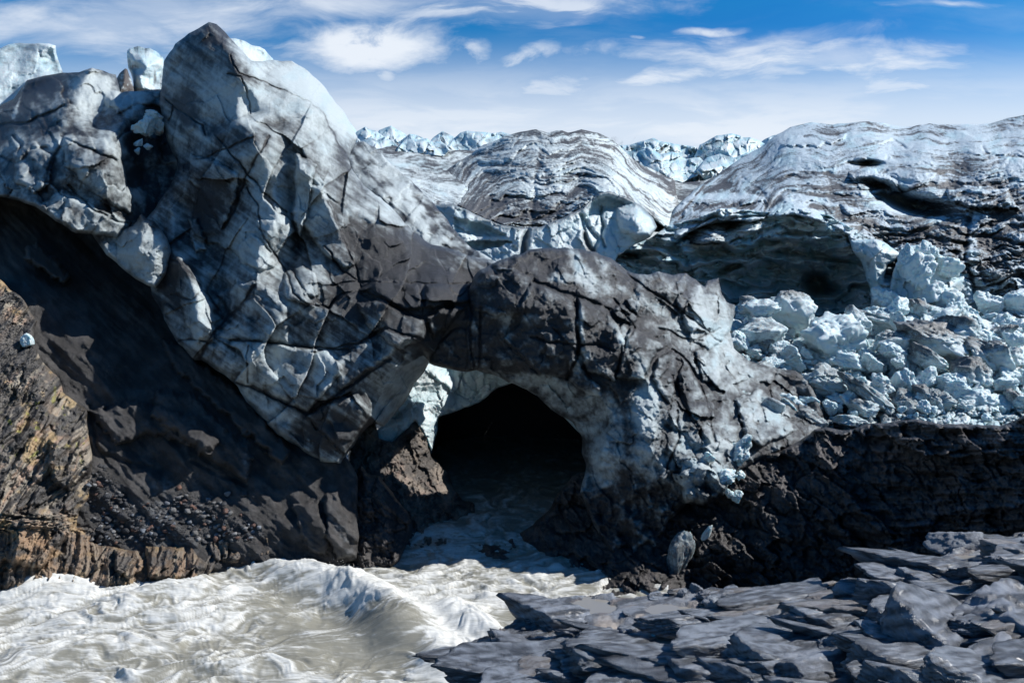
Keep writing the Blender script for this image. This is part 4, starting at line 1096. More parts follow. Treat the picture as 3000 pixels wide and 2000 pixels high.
FR_OUT = [(1030, 1500), (1040, 1420), (1055, 1360), (1085, 1390), (1110, 1392), (1140, 1430), (1168, 1468), (1195, 1500), (1209, 1532), (1205, 1568), (1187, 1604), (1172, 1640), (1130, 1680), (1060, 1690), (1030, 1660)]
FR = [(1055, 1360, 47.5), (1079, 1400, 46.6), (1168, 1470, 46.8), (1208, 1532, 46.4), (1205, 1568, 46), (1172, 1644, 43.4), (1050, 1660, 43), (1120, 1560, 44.2), (1130, 1480, 45.2), (1040, 1500, 45.4), (1060, 1580, 43.8)]


def dark_rock(seed, d0, a=(.022, .020, .020), b=(.06, .052, .048)):
    return lambda x, y, d, rel, ed: lerp3(a, b, sstep(-.4, .6, fbm(*[q / .8 for q in pm(x, y, d0)], 5, seed, .6) - rel))


o = relief('gorge_rock', FR_OUT, FR, M_ROCK, 2.6, 'lin', 2, (10, 1), 3, rock_disp(551, 45, .4), dark_rock(552, 45), None, 4)
tag(o, 'black wet rock under the left foot of the arch', 'rock')

# closed tunnel running into the glacier
def tunnel():
    prof = [(1200, 1740), (1215, 1500), (1240, 1330), (1278, 1224), (1346, 1198), (1404, 1174), (1454, 1132), (1500, 1115), (1600, 1160), (1705, 1265), (1780, 1420), (1820, 1740)]
    ring = []
    for k in range(len(prof) - 1):
        for t in np.linspace(0, 1, 6, endpoint=False):
            ring.append((prof[k][0] * (1 - t) + prof[k + 1][0] * t, prof[k][1] * (1 - t) + prof[k + 1][1] * t))
    ring.append(prof[-1])
    V, n = [], len(ring)
    Ys = np.linspace(60.5, 74, 24)
    P = np.array([world_pt(p[0], p[1], 60) for p in ring])
    cx, cz = P[:, 0].mean(), P[:, 2].mean()
    for j, yy in enumerate(Ys):
        q = np.arange(n) / 4.0
        s = 1 + .10 * fbm(q, np.full(n, yy / 4), 3, 561) + .04 * fbm(q * 3, np.full(n, yy), 3, 562)
        s[:3] = 1
        V += [((P[i, 0] - cx) * s[i] + cx + .0012 * (yy - 60) ** 2, yy, (P[i, 2] - cz) * s[i] + cz) for i in range(n)]
    F = [(j * n + i, (j + 1) * n + i, (j + 1) * n + i + 1, j * n + i + 1) for j in range(len(Ys) - 1) for i in range(n - 1)]
    F += [(j * n + n - 1, (j + 1) * n + n - 1, (j + 1) * n, j * n) for j in range(len(Ys) - 1)]
    last = V[-n:]
    for q, dy in ((.75, 1.2), (.5, 2.0), (.25, 2.4), (0, 2.5)):
        b = len(V) - n
        V += [((p_[0] - cx) * q + cx, p_[1] + dy, (p_[2] - cz) * q + cz) for p_ in last]
        F += [(b + i, b + n + i, b + n + (i + 1) % n, b + (i + 1) % n) for i in range(n)]
    V = np.array(V)
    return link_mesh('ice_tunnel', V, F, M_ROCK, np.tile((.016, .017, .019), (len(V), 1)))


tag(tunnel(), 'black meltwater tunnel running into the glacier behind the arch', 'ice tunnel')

# dark ridge on the right
RG_OUT = [(1385, 1605), (1404, 1590), (1440, 1592), (1480, 1586), (1507, 1568), (1561, 1537), (1614, 1487), (1632, 1447), (1677, 1394), (1740, 1370), (1900, 1380), (2050, 1390), (2162, 1368), (2227, 1329), (2288, 1317), (2344, 1289), (2386, 1257), (2419, 1250), (2485, 1260),
          (2555, 1239), (2610, 1236), (2672, 1228), (2719, 1233), (2756, 1242), (2835, 1242), (2929, 1247), (2976, 1230), (3000, 1216), (3120, 1180), (3500, 1140), (3500, 1900), (2500, 1950), (1900, 1900), (1780, 1800), (1695, 1760), (1623, 1705), (1587, 1682), (1547, 1640), (1476, 1645), (1391, 1630)]
RG = [(1385, 1605, 46.4), (1480, 1586, 47), (1561, 1537, 47.6), (1614, 1487, 48), (1677, 1394, 48.8), (1391, 1630, 45), (1476, 1645, 44.2), (1587, 1682, 42.8), (1695, 1750, 40), (1800, 1500, 46), (1900, 1600, 42.5), (1780, 1800, 37.5),
      (2000, 1400, 48.5), (2162, 1368, 47.5), (2288, 1317, 46), (2400, 1254, 46), (2555, 1239, 43.5), (2672, 1228, 41), (2835, 1242, 37), (2929, 1247, 35), (3000, 1216, 34), (3120, 1180, 32), (2100, 1500, 44), (2200, 1420, 44.5), (2350, 1360, 42.5), (2450, 1340, 40), (2600, 1330, 38), (2750, 1310, 36), (2900, 1310, 33.5), (3050, 1300, 31),
      (2050, 1620, 40), (2200, 1600, 38), (2350, 1550, 36), (2500, 1500, 34.5), (2650, 1450, 33.6), (2800, 1430, 32), (2950, 1420, 30.4), (2500, 1400, 37.6), (2300, 1470, 39.6), (2100, 1720, 36), (2300, 1700, 33.5), (2500, 1650, 31.8), (2700, 1580, 30.2), (2900, 1540, 28.6), (3050, 1520, 27.6), (2500, 1950, 28), (3500, 1140, 27), (3500, 1500, 25), (3200, 1900, 24), (1900, 1900, 35), (2550, 1340, 38.4), (2450, 1290, 43.6)]


RG = [(p[0], p[1], p[2] - 3.4 * min(1, max(0, (p[0] - 1900) / 120)) * min(1, max(0, (2420 - p[0]) / 250)) * min(1, max(0, (1780 - p[1]) / 150))) for p in RG]


_tx, _td = [1900, 2000, 2162, 2288, 2400, 2555, 2672, 2835, 2929, 3000, 3120, 3200], [47, 46.5, 46, 45.5, 45, 43.5, 41, 37.5, 35.5, 34, 32, 31]
RG = [(p[0], p[1], p[2] + (float(np.interp(p[0], _tx, _td)) - p[2]) * .62 * min(1, max(0, (p[0] - 1900) / 200))) for p in RG]


def rg_disp(x, y, d, ed):
    o = 1.1 * facets(*pm(x, y, 38), 5.5, 3.0, .4, 569, .6, .3, .3)[0] + rock_disp(571, 38, .6, 2.0, 1.1, .35)(x, y, d, ed)
    X, Y = pm(x, y, 38)
    t = sstep(2350, 2700, x)
    o += .5 * t * fbm(X / 3 + Y * .2, Y / .5, 4, 577)
    return o


def rg_color(x, y, d, rel, ed):
    C = dark_rock(572, 38, (.024, .022, .022), (.062, .054, .052))(x, y, d, rel, ed)
    w = np.clip(blobs(x, y, [(2560, 1350, 120, 50, .7, 10), (2850, 1290, 120, 30, .7), (2480, 1420, 60, 60, .5)]), 0, 1) * sstep(-.2, .5, fbm(x / 40, y / 25, 4, 573))
    C = C + (np.array((.13, .085, .075)) - C) * w[..., None]
    g = blobs(x, y, [(2800, 1500, 250, 90, .8, -8)]) * sstep(0, .5, fbm(x / 60, y / 20, 4, 574))
    return C + (np.array((.09, .10, .12)) - C) * np.clip(g, 0, 1)[..., None]


o = relief('rock_ridge', RG_OUT, RG, M_ROCK, 3, 'lin', 3, (10, 1.2), 6, rg_disp, rg_color, None, 4, key='ridge')
tag(o, 'black shaded rock ridge right of the river, below the ice rubble', 'rock ridge', kind='structure')

# silt slope on the left
SS_OUT = [(-420, 540), (150, 540), (300, 600), (450, 700), (700, 900), (900, 1150), (1010, 1330), (1050, 1400), (1046, 1480), (1052, 1560), (1046, 1635), (1000, 1655), (940, 1650), (920, 1680), (850, 1690), (600, 1700), (300, 1720), (-420, 1720)]
SS = [(-420, 560, 64), (-60, 560, 64), (-60, 1000, 49), (-60, 1700, 41), (0, 600, 63), (150, 650, 62), (120, 560, 64), (300, 620, 64), (300, 760, 60.5), (450, 900, 56), (560, 1060, 51.6), (450, 700, 62), (700, 900, 58), (0, 760, 56), (100, 850, 53), (80, 740, 57), (250, 1000, 49.6), (180, 1000, 49.6), (250, 880, 54), (380, 1000, 52.4), (420, 1100, 50.2), (600, 1150, 49.4), (700, 1230, 47.6), (780, 1290, 47),
      (350, 1180, 47.6), (470, 1160, 48.4), (850, 1350, 45.6), (950, 1450, 44.6), (900, 1250, 48.5), (1010, 1340, 47), (500, 1250, 46.8), (560, 1330, 45.6), (420, 1260, 47.2), (300, 1250, 46.4), (300, 1350, 45), (500, 1500, 43.5), (650, 1420, 44.9), (700, 1480, 43.9), (800, 1550, 43), (950, 1640, 42.4), (1046, 1640, 43), (1040, 1560, 43.4), (985, 1500, 43.4), (600, 1650, 42), (300, 1680, 41.6), (-420, 1700, 41), (-420, 1000, 49), (0, 1200, 46.5)]


def ss_disp(x, y, d, ed):
    X, Y = pm(x, y, 47)
    lo = sstep(1080, 1350, y)
    c, s = math.cos(.75), math.sin(.75)
    a, b = X * c + Y * s, -X * s + Y * c
    o = .34 * fbm(a / 3.5, b / 1.1, 3, 581) + .045 * fbm(X / .5, Y / .5, 4, 582) + .012 * ridged(X / .15, Y / .15, 3, 583)
    o += plates(x, y, [([(270, 1210), (400, 1180), (470, 1200), (570, 1230), (640, 1290), (600, 1320), (520, 1280), (430, 1260), (350, 1300)], .9, 30), ([(480, 1000), (540, 1015), (600, 1075), (720, 1170), (850, 1330), (820, 1350), (690, 1240), (560, 1120), (500, 1060)], 1.1, 16),
                       ([(460, 1150), (560, 1160), (640, 1240), (740, 1340), (720, 1400), (620, 1340), (520, 1260), (450, 1210)], .8, 24), ([(950, 1450), (985, 1440), (1046, 1580), (1040, 1630), (990, 1640), (960, 1560)], .7, 12), ([(860, 1480), (930, 1470), (960, 1580), (950, 1630), (900, 1600)], .5, 14),
                       ([(80, 725), (110, 715), (170, 770), (205, 815), (190, 830), (120, 790), (75, 750)], 2.6, 12)], 9)
    o += .25 * cracks(x, y, [(1.6, (300, 1330), (360, 1350), (470, 1380)), (1.5, (565, 1350), (620, 1380), (720, 1420)), (1.2, (260, 1190), (280, 1300), (310, 1350))], 5)
    return o


def ss_color(x, y, d, rel, ed):
    X, Y = pm(x, y, 47)
    n = fbm(X / 1.0, Y / 1.0, 5, 591, .6)
    C = lerp3((.040, .038, .037), (.085, .081, .079), sstep(-.5, .7, n - rel))
    w = np.clip(blobs(x, y, [(470, 1420, 40, 20, .7), (460, 1520, 60, 70, .8, 40), (540, 1590, 60, 30, .5), (720, 1340, 8, 60, .8), (560, 1230, 40, 30, .3), (450, 1150, 60, 20, .3), (1000, 1560, 20, 80, .6, -25)]), 0, 1) * sstep(-.3, .5, fbm(X / .35, Y / .35, 4, 593))
    return C + (np.array((.20, .21, .215)) - C) * w[..., None]


o = relief('silt_slope', SS_OUT, SS, M_SILT, 3, 'lin', 3.2, (8, .5), 5, ss_disp, ss_color, None, 4, key='silt')
tag(o, 'dark grey silt slope under the overhanging ice on the left bank', 'slope', kind='structure')

# banded gneiss outcrop
GN_OUT = [(-420, 800), (0, 818), (30, 850), (60, 868), (110, 940), (95, 1000), (125, 1060), (175, 1110), (185, 1150), (225, 1180), (255, 1200), (262, 1290), (270, 1330), (272, 1390), (262, 1450), (232, 1500), (225, 1545), (285, 1545), (262, 1585), (330, 1600), (400, 1612), (440, 1590), (560, 1580), (680, 1585), (760, 1575), (808, 1562), (812, 1590),
          (895, 1595), (890, 1640), (800, 1660), (640, 1650), (605, 1690), (580, 1720), (480, 1720), (-420, 1740)]
GN = [(-60, 800, 52), (-60, 1130, 45.4), (-420, 800, 52), (0, 830, 51), (110, 950, 49.8), (175, 1120, 47.3), (255, 1210, 46.2), (268, 1330, 44.8), (100, 1100, 46.2), (0, 1000, 47.8), (0, 1130, 45.6), (-420, 1130, 45.4), (0, 1300, 43.6), (150, 1300, 44), (240, 1480, 43.2), (100, 1500, 41.8), (180, 1500, 42.6), (0, 1500, 41.4), (225, 1550, 42.7), (300, 1600, 42.2), (400, 1612, 42.6), (600, 1585, 43.3),
      (800, 1567, 43.6), (800, 1645, 42.7), (890, 1600, 43.2), (890, 1645, 42.7), (600, 1660, 41.5), (520, 1640, 42), (450, 1700, 40.6), (200, 1700, 40.6), (0, 1700, 40.4), (580, 1715, 40.4), (200, 1620, 41.4), (300, 1660, 41.2), (400, 1660, 41.4)]
GA = math.radians(-52)


def strata(x, y, seed=601):
    up = sstep(1560, 1500, y)
    an1 = x * math.sin(-GA) + y * math.cos(GA)             # across the bands of the slope
    an2 = x * .97 + y * .22                                # across the bands of the river face
    v = np.where(True, up * an1 + (1 - up) * an2, 0)
    return v + 14 * fbm(x / 90, y / 90, 3, seed)


GN = [(p[0], p[1], p[2] - min(330, max(0, 270 - p[0])) * .005) for p in GN]


def gn_disp(x, y, d, ed):
    v = strata(x, y)
    X, Y = pm(x, y, 44)
    f, _, _, _ = facets(X, Y, 1.6, .55, GA, 611, .6, .3, .3, 0, .3, .07)
    o = .28 * fbm(v / 26, (x - y) / 400, 4, 602, .6) + .45 * f + .12 * fbm(X / .5, Y / .5, 4, 603) + .03 * ridged(X / .15, Y / .15, 3, 604)
    o += plates(x, y, [([(340, 1610), (400, 1615), (420, 1660), (380, 1690), (340, 1670)], .6, 10), ([(430, 1600), (560, 1605), (600, 1650), (570, 1700), (440, 1690)], .7, 16), ([(600, 1585), (800, 1572), (805, 1620), (640, 1645)], .4, 10), ([(30, 1540), (120, 1490), (210, 1520), (200, 1560), (120, 1660), (20, 1640)], .7, 22),
                       ([(150, 1290), (230, 1270), (268, 1310), (260, 1380), (200, 1430), (150, 1400)], .7, 18)])
    return o


def gn_color(x, y, d, rel, ed):
    v = strata(x, y)
    X, Y = pm(x, y, 44)
    n = fbm(v / 13, (x + y) / 500, 4, 621, .62)
    m = fbm(v / 30, (x - y) / 260, 3, 622)
    C = lerp3((.09, .082, .075), (.33, .29, .23), sstep(-.6, .6, n))
    C = C + (np.array((.40, .26, .18)) - C) * (sstep(.14, .46, m) * .6)[..., None]
    C = C + (np.array((.40, .28, .12)) - C) * (sstep(.1, .5, fbm(X / 1.3, Y / 1.3, 4, 623)) * .55)[..., None]
    C = C + (np.array((.020, .020, .022)) - C) * (sstep(-.14, -.32, m + .2 * n) * .92)[..., None]
    li = sstep(.52, .62, fbm(X / .5, Y / .5, 4, 624))
    C = C + (np.array((.36, .36, .06)) - C) * (li * .6 * sstep(1100, 1200, y) * sstep(1420, 1300, y))[..., None]
    wet = sstep(1540, 1580, y + 20 * fbm(x / 60, y / 60, 3, 627))
    C = C + (np.array((.17, .115, .072)) - C) * (.5 * wet)[..., None]
    ru = np.clip(blobs(x, y, [(100, 1600, 140, 90, .9), (190, 1340, 50, 60, .7), (130, 1230, 60, 30, .5, -50), (420, 1650, 60, 30, .5), (260, 1560, 40, 20, .6)]), 0, 1) * sstep(-.35, .3, fbm(X / .9, Y / .9, 4, 628))
    C = C + (np.array((.34, .215, .125)) - C) * (.75 * ru)[..., None]
    gv = sstep(-.05, .25, fbm(X / 1.6, Y / 1.1, 4, 625) + blobs(x, y, [(60, 1000, 130, 150, .5), (60, 1220, 110, 40, .3), (150, 1450, 50, 30, .4)]) - .15)
    C = C + (np.array((.065, .062, .060)) * (1 + .5 * fbm(X / .12, Y / .12, 3, 626))[..., None] - C) * (gv * .85)[..., None]
    return C


o = relief('gneiss_outcrop', GN_OUT, GN, M_ROCK, 2.6, 'lin', 2, (8, .6), 5, gn_disp, gn_color, None, 4, key='gneiss')
tag(o, 'banded orange, grey and black rock outcrop at the left bank of the river', 'rock outcrop', kind='structure')

# ================================================================== the river
WZ = -16.0


def river():
    xs, ys = np.arange(-520, 1960, 3.0), np.arange(1255, 2100, 2.4)
    x, y = np.meshgrid(xs, ys)
    d = -WZ * FPX / (y - HY)
    X, Y, _ = world_pt(x, y, d)
    # flow: out of the tunnel towards the viewer, then swinging left
    sh = sstep(46, 38, Y) * sstep(6, -6, X)
    up = sstep(42.5, 46, Y) * sstep(-14, -8, X)
    fl = 1 - up
    wx, wy = X + 1.2 * fbm(X / 4, Y / 4, 3, 701), Y + 1.2 * fbm(X / 4 + 9, Y / 4, 3, 702)
    a, b = wx * .97 + wy * .24, -wx * .24 + wy * .97          # left-going water: a along the flow
    n1 = fbm(a / 3.2, b / 1.1, 4, 703)
    n2 = fbm(a / 1.3, b / .45, 4, 704, .6)
    m1 = fbm(wx / 1.4, wy / 2.2, 4, 705)
    m2 = fbm(wx / .6, wy / .8, 4, 706, .6)
    n = fl * n1 + up * m1
    nn = fl * n2 + up * m2
    big = blobs(x, y, [(1160, 1835, 110, 55, .95, 10), (960, 1790, 150, 40, -.45, 15), (870, 1690, 150, 34, .75, 12), (1090, 1745, 130, 36, .8, 18), (1350, 1810, 120, 36, .65, 20), (1230, 1770, 90, 30, -.3), (420, 1780, 200, 40, .35, -4), (150, 1720, 120, 40, .5), (300, 1900, 260, 45, .3, -6), (700, 1850, 260, 45, -.3, -6),
                       (1300, 1930, 70, 60, .55), (1060, 1920, 120, 40, -.3), (650, 1960, 250, 30, .3, -6), (60, 1850, 140, 40, -.2), (1180, 1620, 180, 60, -.25), (560, 1720, 120, 30, .35, -8)])
    calm = 1 - .65 * blobs(x, y, [(1100, 1880, 190, 90, 1.0, 8), (900, 1830, 170, 60, .8, 10)])
    h = big * 1.0 + (.24 * n + .035 * nn) * calm * (1 - .45 * up) + .004 * ridged(a / .5, b / .22, 3, 708) * calm * (1 - .5 * up)
    far = sstep(60, 50, Y)
    h *= .6 + .4 * far
    # foam
    fil = ridged(a / 1.6 + .5 * fbm(a, b, 3, 711), b / .55, 4, 712, .6)
    F = .30 + .45 * nn + .30 * n + .30 * fbm(a / .8, b / .16, 4, 709, .6) + .22 * fil
    F += blobs(x, y, [(930, 1690, 190, 50, .75, 16), (1120, 1760, 150, 45, .85, 18), (1350, 1810, 130, 45, .8, 20), (1300, 1930, 80, 90, .9), (1360, 1880, 70, 50, .6), (100, 1720, 170, 60, .55), (330, 1700, 170, 40, .35), (250, 1790, 320, 50, .25), (60, 1880, 160, 60, .15), (450, 1850, 250, 40, .2, -8), (600, 1740, 120, 30, .3, -10),
                      (1160, 1850, 120, 55, -.5, 10), (900, 1800, 170, 50, -.3, 14), (1080, 1920, 160, 60, -.3), (880, 1900, 260, 60, -.15), (1350, 1610, 130, 60, .25), (1530, 1760, 120, 60, .3), (1200, 1700, 120, 40, .2), (1160, 1585, 90, 18, .3), (1250, 1560, 60, 12, .6)])
    F -= .05 * up
    F = np.where(Y > 52, F - .08, F)
    h += .022 * np.clip(F, 0, 1.2) * (.6 + fbm(a / .3, b / .2, 3, 713)) * far
    Z = WZ + h
    t = sstep(.05, 1.1, F)
    C = lerp3((.205, .205, .18), (.62, .63, .62), t)
    Z = WZ + h
    V = np.stack([X, Y, Z], 2).reshape(-1, 3)
    H, W = x.shape
    i = np.arange(H * W).reshape(H, W)
    Fc = np.stack([i[:-1, :-1], i[1:, :-1], i[1:, 1:], i[:-1, 1:]], 2).reshape(-1, 4)
    # the sheet goes on into the tunnel
    o = link_mesh('river', V, Fc, M_WATER, C.reshape(-1, 3), None)
    return tag(o, 'foaming silty grey-green river rushing out of the ice tunnel', 'river', kind='structure')


river()
# ================================================================== foreground ledge
def Q2(x, y, z):
    d = z * FPX / (HY - y)
    return ((x - CX) / FPX * d, d)


EDGE = [Q2(*p) for p in [(1325, 2080, -10.6), (1337, 1979, -10.9), (1350, 1920, -10.7), (1364, 1880, -10.5), (1400, 1862, -10.4), (1440, 1849, -10.3), (1492, 1845, -10.4), (1496, 1815, -10.1), (1516, 1791, -10.0), (1552, 1789, -10.0), (1562, 1755, -9.9), (1610, 1735, -9.8), (1704, 1743, -9.9),
                         (1757, 1729, -9.8), (1815, 1735, -9.8), (1900, 1724, -9.7), (2000, 1720, -9.7), (2100, 1722, -9.7), (2251, 1738, -9.9), (2400, 1728, -9.7), (2555, 1710, -9.4), (2672, 1668, -9.2), (2765, 1642, -9.2), (2900, 1612, -9.2), (3000, 1582, -9.1)]] + [(24, 29), (34, 28), (34, 8), (-2, 8)]
LG = [(-1.5, 22.5, -10.6), (-1.3, 18, -11.2), (1, 24.3, -10), (3, 24.5, -9.9), (6, 24.3, -9.7), (9, 23.8, -9.7), (11, 24.5, -9.3), (14, 26.5, -9.1), (18, 27, -8.9), (0, 20, -10.4), (3, 21, -10.15), (3, 18, -10.5), (6, 21, -9.9), (6, 18, -10.0), (9, 21, -9.4), (9, 18, -9.4), (12, 22, -8.9), (12, 18, -8.9), (15, 23, -8.5), (16, 19, -8.5), (24, 24, -8.2), (24, 16, -8.6), (0, 14, -11), (10, 12, -9.8), (20, 12, -9)]
POOLS = [(1740, 1778, 62, 20, -10.02), (1955, 1790, 62, 16, -9.93), (1965, 1868, 88, 24, -9.97), (2570, 1754, 60, 11, -9.42), (2845, 1647, 45, 8, -9.0),]


def fbox(X, Y, cx, cy, w, l, h, ang, tx=0.0, ty=0.0, e=.22):
    c, s = math.cos(ang), math.sin(ang)
    u, v = (X - cx) * c + (Y - cy) * s, -(X - cx) * s + (Y - cy) * c
    u = u + .18 * fbm(u / .7, v / .7, 3, int(cx * 10) + 5)
    v = v + .18 * fbm(u / .7 + 4, v / .7, 3, int(cy * 10) + 6)
    m = np.clip((w - np.abs(u)) / e, 0, 1) * np.clip((l - np.abs(v)) / e, 0, 1)
    return m * (h + tx * u + ty * v)


LEDGE = {}


def slab_chunk(seed, sub):
    """a split slab: near-parallel bedding faces, skewed joint faces"""
    r = np.random.RandomState(seed)
    bm = bmesh.new()
    bmesh.ops.create_icosphere(bm, subdivisions=sub, radius=1)
    N = np.array([v.co[:] for v in bm.verts])
    F = np.array([[v.index for v in f.verts] for f in bm.faces])
    bm.free()
    D = [(0, 0, 1), (0, 0, -1), (1, 0, 0), (-1, 0, 0), (0, 1, 0), (0, -1, 0)] + [tuple(r.normal(size=3)) for _ in range(5)]
    D = np.array(D, float) + r.normal(size=(11, 3)) * np.array([.34, .34, .16])
    D /= np.linalg.norm(D, axis=1)[:, None]
    h = r.uniform(.72, .95, 11)
    h[6:] = r.uniform(.8, 1.1, 5)
    dots = N @ D.T
    q = np.where(dots > .05, h / np.maximum(dots, .05), 9.0)
    soft = 38.0
    rad = -np.log(np.exp(-soft * q).sum(1)) / soft
    P = N * rad[:, None]
    w = fbm(P[:, 0] * 1.3 + P[:, 2], P[:, 1] * 1.3 + P[:, 2] * .7, 3, seed)
    P = P + N * (.045 * w + .02 * fbm(P[:, 0] * 5 + P[:, 2], P[:, 1] * 5 - P[:, 2], 3, seed + 1))[:, None]
    lay = P[:, 2] * 7 + .8 * fbm(P[:, 0] * 1.5, P[:, 1] * 1.5, 2, seed + 4)
    P[:, :2] *= (1 + .05 * (np.abs((lay - np.floor(lay)) - .5) * 2 - .5) + .05 * (_h(np.floor(lay), np.floor(lay) * 0, seed) - .5))[:, None]
    P[:, 2] += .05 * np.sign(fbm(P[:, 0] * 2, P[:, 1] * 2, 2, seed + 2)) * (P[:, 2] > 0)
    return P, F


def ledge():
    xs, ys = np.arange(-5, 30, .032), np.arange(11.5, 30.5, .045)
    x, y = np.meshgrid(xs, ys)
    z = tps([(p[0] * 60, p[1] * 60, p[2]) for p in LG], x * 60, y * 60)
    xw, yw = x + .16 * fbm(x / 1.6, y / 1.6, 3, 801), y + .16 * fbm(x / 1.6 + 6, y / 1.6, 3, 802)
    d, _, _ = seg_dist(xw, yw, EDGE)
    ins = inside(xw, yw, EDGE)
    d = np.where(ins, d, -d)
    st = .32                                              # strike of the slabs
    f1, _, _, r = facets(xw, yw, 3.4, 1.5, st, 811, .45, .5, .3, 0, 0)
    f2, _, _, _ = facets(xw, yw, 1.4, .6, st + .15, 812, .6, .5, .35, 0, 0)
    f3, _, _, _ = facets(xw, yw, .5, .24, st - .1, 813, .6, .5, .4, 0, 0)
    a, b = xw * math.cos(st) + yw * math.sin(st), -xw * math.sin(st) + yw * math.cos(st)
    rg = ridged(a / 3.5, b / .5, 4, 814, .55)
    def saw(L, wx, wy, sd, wob):
        q = b / L + wob * fbm(a / wx, b / wy, 3, sd)
        fr = q - np.floor(q)
        k = .35 + .65 * _h(np.floor(q), np.floor(a / (wx * 1.3) + .4 * fbm(a, b, 2, sd + 2)), sd)
        return (np.where(fr < .1, fr / .1, 1 - (fr - .1) / .9) - .5) * k
    jd = 1.0
    aj, bj = -(-xw * math.sin(jd) + yw * math.cos(jd)), xw * math.cos(jd) + yw * math.sin(jd)

    def saw2(p, q, L, wp, sd, wob, sharp=.1):
        t_ = q / L + wob * fbm(p / wp, q / wp, 3, sd)
        fl_ = np.floor(t_)
        fr = t_ - fl_
        s_ = p / wp + .5 * fbm(p / wp, q / wp, 2, sd + 2) + _h(fl_, fl_ * 0, sd + 9) * 7
        sl = np.floor(s_)
        e_ = np.minimum(s_ - sl, 1 - s_ + sl)
        k = (.1 + .9 * _h(fl_, sl, sd)) * np.clip(e_ / .07, 0, 1)
        return (np.where(fr < sharp, fr / sharp, 1 - (fr - sharp) / (1 - sharp)) - .5) * k
    h = .14 * f1 + .03 * f2 + .01 * f3
    h += .14 * saw2(a, b, 1.45, 3.4, 841, .25, .06) + .06 * saw2(a, b, .5, 1.6, 842, .3, .1) + .035 * saw2(a, b, .19, .8, 843, .3, .16)
    h += .14 * saw2(aj, bj, 2.6, 2.2, 844, .22, .05) + .05 * saw2(aj, bj, .9, 1.0, 845, .3, .08) + .03 * saw2(aj, bj, .3, .5, 846, .3, .15)
    h += .08 * fbm(a / 3, b / 1.2, 3, 815) + .012 * ridged(a / .35, b / .1, 3, 816)
    rough_k = .75 + .5 * sstep(-.3, .4, fbm(x / 3, y / 3, 2, 817))
    h *= rough_k
    z = z + h
    z = z - 9.0 * (1 - np.exp(-np.clip(-d + .05, 0, 9) / .55)) * (1 + .12 * fbm(x / .6, y / .6, 3, 818))
    for k_, (px, py, rx, ry, pz) in enumerate(POOLS):
        X0, Y0 = Q2(px, py, pz)
        rxm, rym = rx / FPX * Y0, ry / FPX * Y0 * Y0 / -pz
        e = np.hypot((x - X0) / rxm, (y - Y0) / rym) + .28 * fbm(x / .5, y / .5, 3, 821)
        pz = float(np.percentile(z[e < 1.0], 22))
        POOLS[k_] = (X0, Y0, rxm, rym, pz)
        w = sstep(1.3, .85, e)
        z = z * (1 - w) + (np.minimum(z, pz - .05 - .12 * (1 - np.minimum(e, 1)))) * w
        w2 = sstep(2.6, 1.35, e)
        z = z + w2 * (1 - w) * (np.clip(z, pz + .03, pz + .3) - z)
    z = blur(z, .5)
    LEDGE['a'] = (xs[0], ys[0], .032, .045, z)
    n = fbm(a / 1.0, b / .35, 5, 831, .6)
    C = lerp3((.045, .052, .064), (.19, .21, .24), sstep(-.55, .6, n))
    warm = np.clip(blobs(x, y, [(2.4, 22.0, 1.8, 1.0, .9, 10), (4.6, 22.6, 1.4, .7, .9), (3.6, 21.0, 1.0, .8, .5), (8.0, 23.6, 1.6, .4, .5), (10.8, 19.0, 1.5, .4, .5, 30), (5.2, 21.2, 1.2, .5, .6)]), 0, 1) * sstep(-.25, .35, fbm(x / .6, y / .6, 4, 832))
    C = C + (np.array((.45, .39, .33)) - C) * (.8 * warm)[..., None]
    rust = sstep(.30, .55, fbm(a / 1.2, b / .5, 4, 833)) * .55
    C = C + (np.array((.15, .115, .095)) - C) * rust[..., None]
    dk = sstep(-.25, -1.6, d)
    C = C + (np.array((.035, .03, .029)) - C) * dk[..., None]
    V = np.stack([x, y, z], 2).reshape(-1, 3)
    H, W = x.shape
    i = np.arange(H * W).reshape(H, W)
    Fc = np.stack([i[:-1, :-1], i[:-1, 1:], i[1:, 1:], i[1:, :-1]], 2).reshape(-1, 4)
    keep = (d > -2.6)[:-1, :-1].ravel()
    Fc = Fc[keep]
    us = np.unique(Fc)
    mp = np.full(H * W, -1)
    mp[us] = np.arange(len(us))
    V0, F0, C0 = [V[us]], [mp[Fc]], [C.reshape(-1, 3)[us]]
    nv = len(us)
    rs = random.Random(77)
    rot = np.array(Matrix.Rotation(st, 3, 'Z'))
    proto = {5: [slab_chunk(700 + i, 5) for i in range(8)], 4: [slab_chunk(720 + i, 4) for i in range(12)], 3: [slab_chunk(740 + i, 3) for i in range(12)]}
    jobs = [(5, 130, (1.0, 2.3), (.4, .9), (.22, .42)), (4, 260, (.35, .8), (.15, .34), (.09, .2)), (3, 500, (.1, .34), (.05, .15), (.03, .09))]
